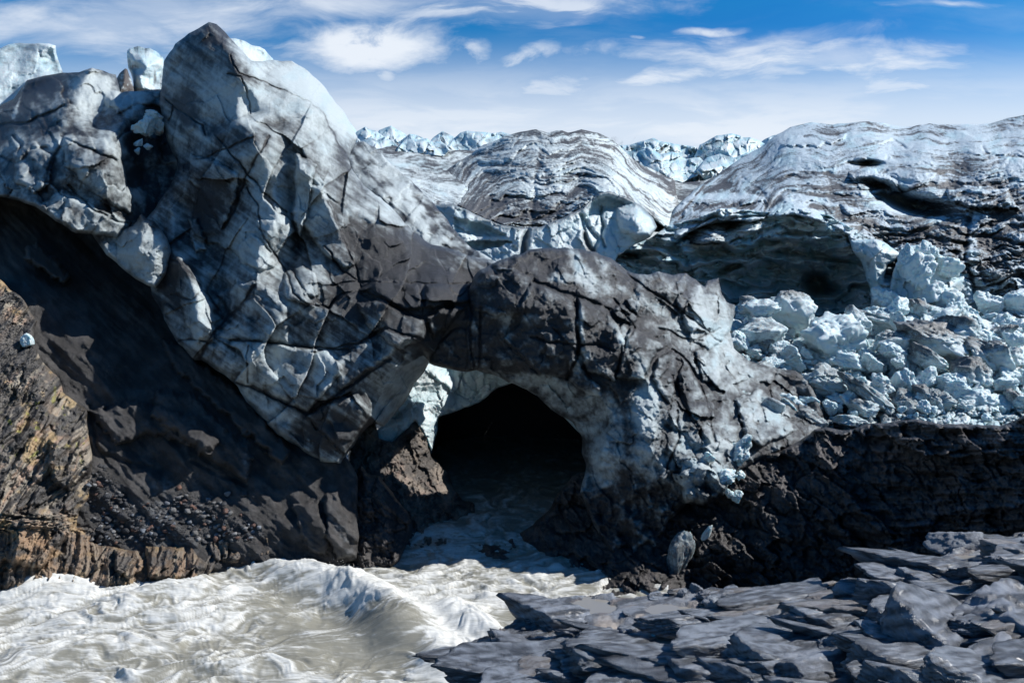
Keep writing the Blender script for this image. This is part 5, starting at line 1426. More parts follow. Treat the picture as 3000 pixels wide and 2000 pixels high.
    for sub_, cnt, rl, rw, rh in jobs:
        k = 0
        while k < cnt:
            X0, Y0 = rs.uniform(-1.6, 27), rs.uniform(14.5, 27.5)
            if rs.random() > 1.15 * (14.5 / Y0) ** 1.2 or abs(X0) > Y0 * .75 + 1:
                continue
            p = np.array([X0]), np.array([Y0])
            if not inside(p[0], p[1], EDGE)[0]:
                continue
            if sub_ > 3 and seg_dist(p[0], p[1], EDGE)[0][0] < (.7 if sub_ == 5 else .25):
                continue
            if any(math.hypot((X0 - q[0]) / (q[2] + .5), (Y0 - q[1]) / (q[3] + .35)) < 1 for q in POOLS):
                continue
            k += 1
            P, Fq = proto[sub_][rs.randrange(len(proto[sub_]))]
            L, Wd, Hh = rs.uniform(*rl), rs.uniform(*rw), rs.uniform(*rh)
            if rs.random() < .5:
                P = P * np.array([-1, 1, 1])
                Fq = Fq[:, ::-1]
            Q = P * np.array([L, Wd, Hh])
            E = Matrix.Rotation(rs.gauss(.10, .07), 3, 'Y') @ Matrix.Rotation(rs.gauss(.05, .08), 3, 'X')
            Q = Q @ np.array(E).T @ np.array(Matrix.Rotation(st + rs.gauss(0, .10), 3, 'Z')).T
            Q = Q + np.array([X0, Y0, ledge_z(X0, Y0) + Hh * rs.uniform(-.7, -.05)])
            aa, bb = Q[:, 0] * math.cos(st) + Q[:, 1] * math.sin(st), -Q[:, 0] * math.sin(st) + Q[:, 1] * math.cos(st) + Q[:, 2] * 2
            n = fbm(aa / .7, bb / .14, 5, 851, .65) + rs.uniform(-.3, .25)
            Cq = lerp3((.028, .033, .042), (.21, .235, .27), sstep(-.6, .7, n))
            if rs.random() < .07:
                Cq = Cq * .5 + np.array((.17, .145, .125)) * .5
            V0.append(Q)
            F0.append(np.concatenate([Fq, Fq[:, 2:]], 1) + nv)
            C0.append(Cq)
            nv += len(Q)
    big = [(1600, 1935, -10.75, 1.5, .8, .6, .05, .12, .18), (2730, 1850, -9.25, 1.55, .95, .75, .45, .16, .30), (2985, 1815, -9.1, 1.3, 1.2, .95, .6, -.12, .05), (1650, 1800, -10.1, .95, .6, .42, .2, .1, .1), (2200, 1885, -9.95, 1.5, .7, .42, .35, .12, .1), (2440, 1800, -9.7, 1.7, .7, .42, .3, .1, .12),
           (2080, 1965, -10.1, 1.3, .6, .45, .4, .1, .15), (2420, 1955, -9.8, 1.5, .65, .5, .35, .15, .1), (2850, 1700, -9.2, 1.9, .8, .4, .3, .1, .12), (2560, 1745, -9.6, 1.4, .5, .3, .3, .12, .1), (1480, 1900, -10.7, .7, .6, .6, .7, .25, .05), (1830, 1960, -10.4, 1.0, .5, .35, .3, .1, .1), (2900, 1960, -9.2, 1.3, .7, .5, .4, .1, .15), (2650, 1985, -9.6, .9, .5, .4, .3, .1, .2)]
    for i, (px, py, z_, L, Wd, Hh, yaw, ty_, tx_) in enumerate(big):
        X0, Y0 = Q2(px, py, z_ + Hh * .3)
        P, Fq = proto[5][i % 8]
        Q = (P * np.array([L, Wd, Hh])) @ np.array(Matrix.Rotation(ty_, 3, 'Y') @ Matrix.Rotation(tx_, 3, 'X')).T @ np.array(Matrix.Rotation(yaw, 3, 'Z')).T + np.array([X0, Y0, z_])
        aa, bb = Q[:, 0] * math.cos(st) + Q[:, 1] * math.sin(st), -Q[:, 0] * math.sin(st) + Q[:, 1] * math.cos(st) + Q[:, 2] * 2
        V0.append(Q)
        F0.append(np.concatenate([Fq, Fq[:, 2:]], 1) + nv)
        C0.append(lerp3((.03, .036, .045), (.23, .255, .295), sstep(-.6, .7, fbm(aa / 1.2, bb / .35, 5, 861, .6))))
        nv += len(Q)
    V1, F1, C1 = np.concatenate(V0), np.concatenate(F0), np.concatenate(C0)
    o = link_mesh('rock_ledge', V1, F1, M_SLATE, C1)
    return tag(o, 'blue-grey slate ledge in the foreground, broken into slabs', 'rock ledge', kind='structure')


def ledge_z(X, Y):
    x0, y0, sx, sy, z = LEDGE['a']
    return float(z[int(np.clip(round((Y - y0) / sy), 0, z.shape[0] - 1)), int(np.clip(round((X - x0) / sx), 0, z.shape[1] - 1))])


ledge()

mp = bpy.data.materials.new('puddle_water')
mp.use_nodes = True
t = NT(mp.node_tree)
nz = t.noise(t.n('ShaderNodeNewGeometry').outputs['Position'], 5, 3)
b = t.n('ShaderNodeBump', {'Height': nz, 'Strength': .05, 'Distance': .05}).outputs[0]
p = t.n('ShaderNodeBsdfPrincipled', {'Base Color': (.20, .19, .17, 1), 'Roughness': .1, 'Normal': b})
t.n('ShaderNodeOutputMaterial', {'Surface': p.outputs[0]})
PL = ['brown puddle nearest the river edge of the ledge', 'grey puddle behind the warm-coloured slab of the ledge', 'large grey puddle in the middle of the ledge',
      'thin puddle in a groove right of the middle of the ledge', 'bright narrow puddle below the pale rock at the right']
for (px, py, rx, ry, pz), lb in zip(POOLS, PL):
    X0, Y0, rxm, rym = px, py, rx * 1.3, ry * 1.3
    bm = bmesh.new()
    vs = [bm.verts.new((rxm * math.cos(k / 40 * 6.2832), rym * math.sin(k / 40 * 6.2832), 0)) for k in range(40)]
    bm.faces.new(vs)
    me = bpy.data.meshes.new('puddle')
    bm.to_mesh(me)
    me.materials.append(mp)
    o = bpy.data.objects.new('puddle', me)
    o.location = (X0, Y0, pz)
    col.objects.link(o)
    tag(o, lb, 'puddle', 'puddles on the slate ledge', 'structure')


def spray():
    rs = random.Random(9)
    T = np.array([(1, 1, 1), (-1, -1, 1), (-1, 1, -1), (1, -1, -1)]) * .58
    TF = np.array([(0, 1, 2), (0, 3, 1), (0, 2, 3), (1, 3, 2)])
    V, F, c = [], [], 0
    for (x0, y0, x1, y1, n, up) in ((800, 1650, 1000, 1690, 260, .5), (1000, 1690, 1260, 1770, 420, .6), (1320, 1770, 1420, 1800, 420, 1.0), (1270, 1900, 1380, 1980, 320, .5), (1230, 1570, 1290, 1580, 160, .5), (40, 1690, 260, 1690, 240, .5)):
        for k in range(n):
            t_ = rs.random()
            px, py = x0 + (x1 - x0) * t_ + rs.gauss(0, 18), y0 + (y1 - y0) * t_ + rs.gauss(0, 6)
            d = -WZ * FPX / (py - HY)
            p = np.array(world_pt(px, py, d)) + np.array([0, 0, .15 + abs(rs.gauss(0, up * .55))])
            V.append(T * rs.uniform(.006, .022) + p)
            F.append(TF + c)
            c += 4
    o = link_mesh('spray', np.concatenate(V), np.concatenate(F), M_WATER, np.tile((.6, .6, .6), (c, 1)), None, False)
    tag(o, 'white water droplets thrown up over the wave crests', 'spray', kind='stuff')


spray()

# ================================================================== loose ice and stones
def noise3(P, sc, seed):
    a = fbm(P[:, 0] / sc + P[:, 2] * .37 / sc, P[:, 1] / sc - P[:, 2] * .21 / sc, 3, seed)
    return a + fbm(P[:, 2] / sc + 4.2, P[:, 0] * .6 / sc + P[:, 1] * .5 / sc, 3, seed + 3)


def chunk(seed, planes=16, sub=5, soft=10.0, rough_=.05, flat=None):
    """a broken block: a ball cut back by random planes, edges worn"""
    r = np.random.RandomState(seed)
    bm = bmesh.new()
    bmesh.ops.create_icosphere(bm, subdivisions=sub, radius=1)
    N = np.array([v.co[:] for v in bm.verts])
    F = np.array([[v.index for v in f.verts] for f in bm.faces])
    bm.free()
    D = r.normal(size=(planes, 3))
    D /= np.linalg.norm(D, axis=1)[:, None]
    h = r.uniform(.55, .92, planes)
    dots = N @ D.T
    q = np.where(dots > .05, h / np.maximum(dots, .05), 9.0)
    rad = -np.log(np.exp(-soft * q).sum(1) + math.exp(-soft * 1.25)) / soft
    P = N * rad[:, None]
    P += N * (rough_ * noise3(P, .5, seed * 7 + 1) + rough_ * .35 * noise3(P, .16, seed * 7 + 2))[:, None]
    # melt hollows, chipped corners and a fracture step
    w = noise3(P, .34, seed * 7 + 4)
    P -= N * (1.3 * rough_ * np.clip(w - .25, 0, 1) + .5 * rough_ * np.abs(noise3(P, .22, seed * 7 + 5)))[:, None]
    cut = P @ D[0] + .12 * noise3(P, .4, seed * 7 + 6) - .15
    P -= np.outer(np.clip(cut / .05, 0, 1) * .9 * rough_, D[1] + D[0] * .4)
    return P, F


def block_mat(name, clean, dirt, amount, up=.0, scale=2.2, rough_=.42, blue=.35):
    m = bpy.data.materials.new(name)
    m.use_nodes = True
    t = NT(m.node_tree)
    g = t.n('ShaderNodeNewGeometry')
    tc = t.n('ShaderNodeTexCoord').outputs['Object']
    rnd = t.n('ShaderNodeObjectInfo').outputs['Random']
    off = t.n('ShaderNodeVectorMath', {0: tc, 1: t.n('ShaderNodeCombineXYZ', {0: t.m('MULTIPLY', rnd, 40), 1: t.m('MULTIPLY', rnd, 17), 2: rnd}).outputs[0]}, operation='ADD').outputs[0]
    n = t.noise(off, scale, 7, .62)
    n2 = t.noise(off, scale * 6, 5, .65)
    pz = t.n('ShaderNodeSeparateXYZ', {0: tc}).outputs[2]
    k = t.m('ADD', t.m('MULTIPLY', n, 1.05), t.m('MULTIPLY', n2, .75))
    k = t.m('ADD', k, t.m('MULTIPLY', pz, up))
    k = t.m('ADD', k, t.m('MULTIPLY', t.m('SUBTRACT', rnd, .5), .35))
    mask = t.ramp(k, 1.2 - amount, 1.75 - amount)
    c0 = t.mix(t.ramp(t.noise(off, scale * 1.3, 4), .35, .75, 0, blue), (*clean, 1), (*(BLUE * .8), 1))
    c = t.mix(mask, c0, (*dirt, 1))
    h = t.m('ADD', t.m('MULTIPLY', n2, .6), t.m('MULTIPLY', t.noise(off, scale * 22, 3), .25))
    b = t.n('ShaderNodeBump', {'Height': h, 'Strength': .8, 'Distance': .12}).outputs[0]
    p = t.n('ShaderNodeBsdfPrincipled', {'Base Color': c, 'Roughness': rough_, 'Normal': b, 'Specular IOR Level': .4})
    if blue:
        p.inputs['Subsurface Weight'].default_value = .25
        p.inputs['Subsurface Radius'].default_value = (.15, .45, .55)
        p.inputs['Subsurface Scale'].default_value = .5
    t.n('ShaderNodeOutputMaterial', {'Surface': p.outputs[0]})
    return m


B_WHITE = block_mat('white_block_ice', tuple(WHITE * .8), (.13, .13, .127), .24, .1, blue=.6)
B_LID = block_mat('dirt_topped_ice', tuple(WHITE * .76), (.085, .097, .105), .30, .45)
B_DIRTY = block_mat('dirty_block_ice', tuple(ICE * .68), (.088, .10, .108), .46, .25)
B_STONE = [block_mat('stone_' + n, c, d, .5, 0, 3.0, .5, 0) for n, c, d in (('dark', (.045, .047, .052), (.02, .02, .022)), ('grey', (.20, .20, .20), (.07, .068, .066)), ('brown', (.14, .075, .055), (.06, .04, .035)), ('slate', (.17, .19, .215), (.07, .075, .09)))]


def put(name, mesh_pf, px, py, d, rx, ry, rz, ang, mat, seed, smooth=True, sink=0.0, loc=None, turn=None, tilt=None):
    """a block of half-width rx and half-height ry in photo pixels at its distance d"""
    r = random.Random(seed)
    P, F = mesh_pf
    s = d / FPX
    R = Matrix.Rotation(r.uniform(0, 6.28) if turn is None else turn, 3, 'Z')
    Q = P @ np.array(R).T
    Q = Q / np.abs(Q).max(0)
    Q = Q * np.array([rx * s, (rz or (rx + ry) / 2) * s, ry * s])
    A = np.array(Matrix.Rotation(math.radians(-ang), 3, 'Y'))
    Q = Q @ A.T
    if loc is None:
        loc = world_pt(px, py, d)
    me = bpy.data.meshes.new(name)
    me.from_pydata(Q.tolist(), [], F.tolist())
    me.polygons.foreach_set('use_smooth', [smooth] * len(F))
    me.materials.append(mat)
    o = bpy.data.objects.new(name, me)
    o.location = loc
    col.objects.link(o)
    return o


CH = [chunk(900 + i, 13 + i % 6, 5, 34.0, .115) for i in range(14)]
CHS = [chunk(950 + i, 12 + i % 5, 4, 34.0, .10) for i in range(10)]

# rubble bed under the blocks
RU_OUT = [(2120, 960), (2140, 900), (2180, 880), (2250, 890), (2330, 900), (2400, 960), (2450, 940), (2520, 915), (2580, 900), (2700, 890), (2800, 900), (2900, 940), (3000, 930), (3090, 930), (3500, 940), (3500, 1300), (2800, 1300), (2400, 1330), (2250, 1330), (2150, 1150)]
RU = [(2140, 920, 66), (2250, 880, 67), (2400, 960, 68), (2520, 915, 68), (2700, 890, 72), (2850, 910, 72), (3050, 930, 72), (2250, 1000, 61), (2400, 1040, 60), (2550, 1020, 61), (2700, 1020, 62), (2850, 1050, 61), (3050, 1050, 62), (2250, 1110, 57), (2400, 1150, 54), (2550, 1150, 55), (2700, 1150, 55), (2850, 1170, 54), (3050, 1150, 55), (2400, 1300, 51), (2550, 1260, 50.5), (2700, 1250, 50), (2900, 1270, 49), (3090, 1300, 49), (2250, 1330, 50), (2150, 1100, 58)]


def ru_disp(x, y, d, ed):
    X, Y = pm(x, y, 57)
    f, _, _, _ = facets(X, Y, 1.6, 1.4, .4, 841, .7, .5, .4, .8, .35, .1)
    f2, _, _, _ = facets(X, Y, .6, .55, .2, 842, .7, .5, .4, .8, .3, .1)
    return 1.1 * f + .45 * f2 + .1 * ridged(X / .3, Y / .3, 3, 843)


def ru_color(x, y, d, rel, ed):
    base = clean_color(.18, 845, 57, .5, (.8, .8), .45, 0, .3)(x, y, d, rel, ed)
    D = sstep(.2, .8, .05 + blobs(x, y, [(2200, 1180, 170, 120, .6), (2350, 1230, 160, 60, .7, -10), (2300, 1090, 120, 60, .5), (2520, 1190, 140, 60, .5), (2640, 1200, 100, 50, .35), (2900, 1080, 90, 120, .2)]) + .4 * fbm(x / 50, y / 35, 5, 846))
    return base + (DIRT * 1.5 - base) * (.85 * D)[..., None]


o = relief('ice_rubble', RU_OUT, RU, M_CLEAN, 2.4, 'lin', 3, (8, 1), 6, ru_disp, ru_color, None, 5, key='rubble')
tag(o, 'crushed white ice filling the gaps between the fallen blocks on the right', 'ice rubble', kind='stuff')


def g(x, y):
    return 1900 + x / 2.138, 800 + y / 2.138


# (crop x, crop y, half width, half height, tilt, material, distance, label)
BL = [(690, 245, 112, 72, 8, 'W', 62, 'white flat-faced ice block perched left of the cave mouth'),
      (890, 230, 130, 125, -40, 'L', 63.5, 'peaked ice block with a dirty right edge in front of the blue cave'),
      (690, 400, 150, 120, 10, 'W', 60.5, 'lumpy white ice block under the flat-faced one'),
      (570, 430, 70, 80, 60, 'W', 59.5, 'short white ice block touching the right flank of the arch'),
      (880, 530, 100, 70, -30, 'W', 58, 'smooth white ice block sloping down to the round boulder'),
      (1092, 690, 148, 112, -10, 'D', 54.5, 'round grey ice boulder with dark stripes, standing free'),
      (1180, 440, 200, 165, 10, 'W', 60, 'largest white ice heap, left of the small grey cap'),
      (1310, 310, 110, 80, -20, 'L', 62, 'dirt-topped ice block above the largest white heap'),
      (1470, 300, 190, 48, -18, 'L', 63.5, 'long flat dirty ice slab at the foot of the cave mouth'),
      (1510, 415, 98, 65, 5, 'L', 58.5, 'small pentagonal grey ice cap between the heap and the big block'),
      (1580, 310, 48, 62, 0, 'W', 61.5, 'white ice point sticking up above the grey cap'),
      (1800, 420, 220, 115, -22, 'L', 58.5, 'large ice block with a dirty lid and a smooth bluish front'),
      (1960, 380, 160, 90, -28, 'L', 59.5, 'dirty ice block behind the lid of the large block'),
      (2120, 520, 100, 140, 15, 'L', 57, 'upright grey ice block at the right of the large block'),
      (2040, 660, 125, 120, 0, 'L', 55.5, 'rounded ice block with a dark crown below the upright grey one'),
      (1520, 490, 110, 55, -12, 'W', 57.5, 'pale turquoise ice block just under the small grey cap'),
      (1560, 560, 60, 42, 0, 'L', 56.3, 'triangular grey ice piece under the turquoise block'),
      (1760, 560, 130, 62, -35, 'L', 56.5, 'dirty-edged ice block sloping under the large block'),
      (1380, 560, 70, 60, 0, 'W', 56.8, 'bright white ice lump left of the triangular grey piece'),
      (1250, 560, 120, 60, -10, 'W', 56.8, 'white ice lump directly above the tilted dark slab'),
      (1360, 760, 165, 55, -38, 'D', 53, 'long tilted dark ice slab right of the round boulder'),
      (1600, 830, 105, 90, 10, 'D', 52.8, 'grey ice block with a dark corner at the top of the ridge'),
      (1770, 800, 85, 120, 5, 'L', 52.8, 'tall dirty ice block standing on the ridge'),
      (1450, 690, 85, 70, -20, 'L', 54, 'ice block with dark flecks behind the tilted slab'),
      (1620, 690, 80, 90, 10, 'W', 54.6, 'pale ice block between two dirty ones above the ridge'),
      (1750, 660, 70, 60, 20, 'W', 55, 'white ice block with a flat top left of the turquoise wedge'),
      (1890, 690, 78, 66, 35, 'W', 54.6, 'turquoise ice wedge leaning on the rounded block'),
      (1960, 870, 82, 56, 0, 'W', 52.5, 'smooth turquoise ice dome lying on the ridge top'),
      (2090, 830, 110, 90, 0, 'W', 53, 'white ice block under the dark-crowned one'),
      (1350, 850, 110, 60, -25, 'L', 52.3, 'low ice block at the foot of the tilted slab'),
      (2250, 640, 70, 50, 0, 'W', 56, 'small white ice block right of the rounded block'),
      (2230, 700, 80, 45, 0, 'W', 54.5, 'flat white ice block near the right edge'),
      (2300, 820, 90, 110, 20, 'L', 53.5, 'dirty white ice block at the right edge above the ridge'),
      (2290, 540, 110, 70, 0, 'L', 58.5, 'wide grey ice block at the right edge'),
      (2230, 920, 75, 32, 0, 'W', 51.5, 'flat greenish ice slab on the ridge top near the right edge'),
      (2300, 420, 80, 60, 20, 'W', 61, 'white ice block under the right slopes of the dome'),
      (740, 890, 155, 130, -25, 'L', 50.5, 'wedge of dirty white ice on the flank of the arch'),
      (540, 790, 120, 90, -15, 'D', 51, 'dirty ice block above the wedge on the flank of the arch'),
      (900, 1010, 120, 60, -25, 'D', 50, 'low dirty ice block where the flank meets the ridge'),
      (1020, 920, 90, 70, -10, 'D', 51, 'dirty ice block with a white collar below the round boulder'),
      (1270, 930, 100, 40, -10, 'D', 51, 'low brown-flecked ice block on the ridge under the dark slab'),
      (575, 1115, 95, 92, 25, 'W', 46.0, 'clean white pointed ice block at the end of the ridge'),
      (480, 1292, 68, 56, 5, 'W', 44.2, 'clean white ice block hanging on the leg of the arch'),
      (562, 1258, 36, 30, -20, 'W', 44.3, 'small white ice chunk right of the hanging block, upper one'),
      (510, 1382, 30, 28, 0, 'W', 44, 'small bluish ice chunk under the hanging block'),
      (552, 1402, 32, 42, -15, 'W', 43.9, 'lowest white ice chunk of the cluster on the leg of the arch'),
      (370, 1150, 40, 34, 0, 'W', 45.6, 'small white ice lump on the arch leg left of the pointed block')]
MT = {'W': B_WHITE, 'L': B_LID, 'D': B_DIRTY}
for i, (bx, by, rx, ry, an, mt, d, lb) in enumerate(BL):
    px, py = g(bx, by)
    if d < 46.5:
        d = depth_at('arch', px, py) - .35
    o = put('ice_boulder', CH[(i * 5) % 14], px, py, d, rx / 1.8, ry / 1.8, None, an, MT[mt], 1000 + i)
    tag(o, lb, 'ice block', 'fallen ice blocks')

# towers of broken white ice under the right dome
for i, (out, pts, lb) in enumerate([
    ([(2493, 705), (2520, 703), (2560, 700), (2600, 715), (2640, 745), (2625, 760), (2600, 775), (2590, 810), (2600, 850), (2620, 900), (2600, 930), (2550, 930), (2550, 850), (2535, 800), (2520, 760), (2498, 735)],
     [(2493, 705, 83), (2560, 700, 82), (2640, 748, 81.5), (2560, 760, 79.8), (2590, 740, 80), (2530, 740, 81.5), (2570, 850, 80), (2600, 900, 79), (2550, 900, 80.5), (2540, 800, 82)], 'white ice pillar with a flared top beside the blue cave'),
    ([(2615, 800), (2630, 770), (2660, 720), (2700, 715), (2760, 750), (2800, 765), (2840, 800), (2850, 860), (2830, 960), (2700, 960), (2610, 950), (2600, 870)],
     [(2660, 720, 80), (2760, 750, 79.5), (2840, 800, 79), (2700, 800, 76.5), (2760, 860, 75.2), (2680, 880, 75.5), (2800, 920, 75.5), (2620, 880, 78), (2620, 940, 76), (2720, 940, 73.5), (2840, 900, 78)], 'broad wall of broken white and turquoise ice right of the pillar'),
    ([(2855, 860), (2880, 845), (2920, 870), (2960, 930), (2990, 920), (3010, 880), (3090, 860), (3300, 860), (3300, 1010), (2900, 1010), (2850, 980)],
     [(2855, 860, 78), (2920, 870, 77), (2990, 920, 77), (3090, 860, 75), (2890, 930, 74.5), (2960, 970, 73), (3050, 940, 72.5), (3050, 1010, 70), (2860, 980, 74)], 'white broken ice below the cracked slope at the right edge')]):
    o = relief('ice_serac', out, pts, M_CLEAN, 2.4, 'lin', 2, (9, 1.4), 4, ice_disp(.8, .4, .8, .35, 861 + i * 9, .5 + i, 78), clean_color(.06, 862 + i * 9, 78, .7, (1, 1), .38, 0, .25), None, 3)
    tag(o, lb, 'serac')

# medium blocks wedged between the large ones
rs = random.Random(15)
n = 0
while n < 200:
    px, py = rs.uniform(2160, 3000), rs.uniform(890, 1225)
    if not inside(np.array([px]), np.array([py]), RU_OUT)[0] or py > 1200 + max(0, 2420 - px) * .3:
        continue
    d = depth_at('rubble', px, py) - .5
    r_ = rs.uniform(13, 38)
    wh = rs.random() < (.9 if px > 2330 else .5)
    o = put('ice_boulder', CH[n % 14], px, py, d, r_ * rs.uniform(.8, 1.5), r_ * rs.uniform(.7, 1.1), None, rs.uniform(-45, 45), B_WHITE if wh else (B_LID if rs.random() < .5 else B_DIRTY), 5000 + n)
    q = min(BL[:38], key=lambda b_: (g(b_[0], b_[1])[0] - px) ** 2 + (g(b_[0], b_[1])[1] - py) ** 2)
    qx, qy = g(q[0], q[1])
    way = ('right of' if px > qx else 'left of') if abs(px - qx) > abs(py - qy) else ('below' if py > qy else 'above')
    sh_ = q[7].split(',')[0]
    for cut in (' in front', ' under ', ' above ', ' touching', ' sloping', ' perched', ' behind', ' right of', ' left of', ' with a flat', ' between', ' at the', ' on the', ' lying', ' directly', ' standing', ' leaning', ' where', ' near', ' just', ' sticking'):
        if len(sh_.split()) > 7:
            sh_ = sh_.split(cut)[0]
    lb = (('pale ' if wh else 'dirt-stained ') + 'wedged ice block ' + way + ' the ' + sh_).split()
    while len(lb) > 15 or lb[-1] in ('the', 'of', 'a', 'with', 'and', 'under', 'at'):
        lb.pop()
    tag(o, ' '.join(lb), 'ice block', 'ice blocks wedged between the large fallen ones')
    n += 1
# broken blocks in front of the wall under the right dome
WB = [(2590, 880, 46, 40, 76), (2640, 905, 40, 34, 75), (2700, 800, 52, 60, 75.5), (2745, 865, 60, 46, 74), (2790, 900, 50, 52, 73), (2680, 925, 50, 36, 72.5), (2830, 925, 44, 40, 72.5), (2880, 950, 50, 40, 71.5), (2950, 945, 52, 42, 71.5), (2985, 900, 40, 50, 73), (2560, 925, 40, 30, 74), (2655, 760, 36, 46, 77), (2720, 745, 44, 40, 77.5), (2900, 890, 42, 50, 74), (2770, 790, 40, 44, 77)]
WL = ['ice block at the foot of the flared pillar', 'broken ice block right of the foot of the flared pillar', 'tall upright ice block high on the broken wall', 'wide ice block in the middle of the broken wall', 'ice block low on the right half of the broken wall', 'flat ice block below the middle of the broken wall', 'ice block at the right foot of the broken wall', 'ice block under the cracked slope, left one',
      'ice block under the cracked slope, right one', 'upright ice block under the cracked slope at the right edge', 'low ice block left of the foot of the flared pillar', 'narrow ice block leaning against the top of the pillar', 'ice block on the upper edge of the broken wall', 'tall ice block between the broken wall and the right edge', 'ice block near the upper right corner of the broken wall']
for i, (px, py, rx, ry, d) in enumerate(WB):
    o = put('ice_boulder', CH[(i * 3 + 2) % 14], px, py, d, rx, ry, None, (i * 37) % 70 - 35, B_WHITE, 6000 + i)
    tag(o, 'white ' + WL[i], 'ice block', 'broken ice blocks under the right dome')
# small rubble
rs = random.Random(5)
n = 0
for k in range(900):
    if n >= 260:
        break
    px, py = rs.uniform(2150, 3000), rs.uniform(930, 1250)
    if not inside(np.array([px]), np.array([py]), RU_OUT)[0] or py > 1236 - (px < 2420) * -40:
        continue
    d = depth_at('rubble', px, py) - .25
    r_ = rs.uniform(5, 15) * (1.25 if rs.random() < .2 else 1)
    wh = rs.random() < .72
    o = put('ice_chunk', CHS[n % 10], px, py, d, r_ * rs.uniform(.8, 1.4), r_ * rs.uniform(.7, 1.1), None, rs.uniform(-35, 35), B_WHITE if wh else B_DIRTY, 2000 + k)
    if wh:
        tag(o, 'small white ice chunk in the rubble between the fallen blocks', 'ice chunk', 'small white ice chunks in the rubble')
    else:
        tag(o, 'small dirty ice chunk in the rubble between the fallen blocks', 'ice chunk', 'small dirty ice chunks in the rubble')
    n += 1

# ice in the gully left of the tower
for i, (bx, by, rx, ry, d, lb) in enumerate([(950, 840, 80, 78, 59.6, 'largest bluish ice boulder in the gully left of the tower'), (1010, 760, 60, 40, 60.5, 'ice boulder behind the largest one in the gully'), (915, 940, 36, 32, 58.8, 'white ice lump just below the largest boulder of the gully'),
                                             (975, 965, 34, 26, 58.9, 'second white ice lump below the largest boulder of the gully'), (905, 990, 24, 26, 58.6, 'lowest small ice lump of the group in the gully'), (1040, 840, 50, 70, 61, 'shaded ice boulder between the gully and the tower'),
                                             (925, 1310, 30, 40, 58, 'lone small ice lump deep down in the dark gully')]):
    o = put('ice_boulder', CH[(i * 3 + 1) % 14], bx / 2.24, by / 2.24, d, rx / 2.24, ry / 2.24, None, 0, B_WHITE, 1200 + i)
    tag(o, lb, 'ice block', 'ice boulders in the gully')

o = put('ice_boulder', chunk(977, 12, 5, 9), 88, 998, min(depth_at('silt', 88, 998), depth_at('gneiss', 88, 998)) - .3, 23, 24, None, 10, B_WHITE, 41)
tag(o, 'single white ice chunk lying on the gravel at the left edge', 'ice block')
o = put('ice_log', chunk(978, 14, 5, 9, .06), 1986, 1622, depth_at('ridge', 1986, 1650) - .7, 44, 104, 40, -22, block_mat('dark_log_ice', tuple(ICE * .6), tuple(DIRT * 1.6), .66, 0, 1.4), 42, turn=.6)
tag(o, 'long dirty ice block leaning upright against the black ridge', 'ice block')
o = put('ice_shard', chunk(979, 9, 5, 9), 2073, 1557, depth_at('ridge', 2073, 1565) - .35, 13, 32, 12, -33, B_WHITE, 43)
tag(o, 'thin white ice shard behind the leaning ice block', 'ice shard')
o = put('ice_boulder', chunk(981, 10, 5, 9), 142, 918, 54.2, 30, 30, 30, 0, B_STONE[0], 44)
tag(o, 'dark dirt-covered boulder in the shade at the top of the silt slope', 'boulder')
o.name = 'boulder'

# pale rock at the far right end of the ledge, loose slabs
X0, Y0 = Q2(2830, 1612, -9.0)
o = put('rock', chunk(991, 14, 5, 16, .07), 0, 0, Y0, 106, 44, 70, 3, B_STONE[3], 45, loc=(X0, Y0 + .2, -8.85))
tag(o, 'pale rounded rock at the right end of the ledge', 'rock')
LR = [(2060, 1752, 26, 18, 'grey angular rock on the back edge of the ledge, larger one'), (2040, 1728, 20, 13, 'grey angular rock behind the larger one on the back edge'), (2090, 1770, 40, 22, 'broad grey rock in front of the angular ones'), (2155, 1752, 26, 12, 'flat grey rock right of the broad one'),
      (1905, 1732, 16, 9, 'small rock alone on the back edge of the ledge'), (2000, 1755, 18, 12, 'small grey rock left of the angular ones'), (2500, 1668, 30, 22, 'dark slate rock at the foot of the ridge'), (2420, 1700, 24, 13, 'pale slate rock left of the dark one'), (2570, 1650, 30, 18, 'slate slab right of the dark rock'),
      (2660, 1655, 28, 14, 'brown slate rock near the pale rounded rock'), (2745, 1640, 22, 13, 'reddish small rock touching the pale rounded rock'), (2355, 1722, 18, 8, 'thin pale chip of rock on the back edge of the ledge')]
for i, (px, py, rx, ry, lb) in enumerate(LR):
    X0, Y0 = Q2(px, py, -9.6)
    zz = ledge_z(X0, Y0)
    X0, Y0 = Q2(px, py + ry * .5, min(zz, -8.9))
    zz = ledge_z(X0, Y0)
    o = put('rock', CHS[i % 10], 0, 0, Y0, rx, ry, rx * .8, rs.uniform(-12, 12), B_STONE[3 if i != 10 else 2], 60 + i, loc=(X0, Y0, zz + ry * .45 * Y0 / FPX))
    tag(o, lb, 'rock', 'loose rocks on the ledge')

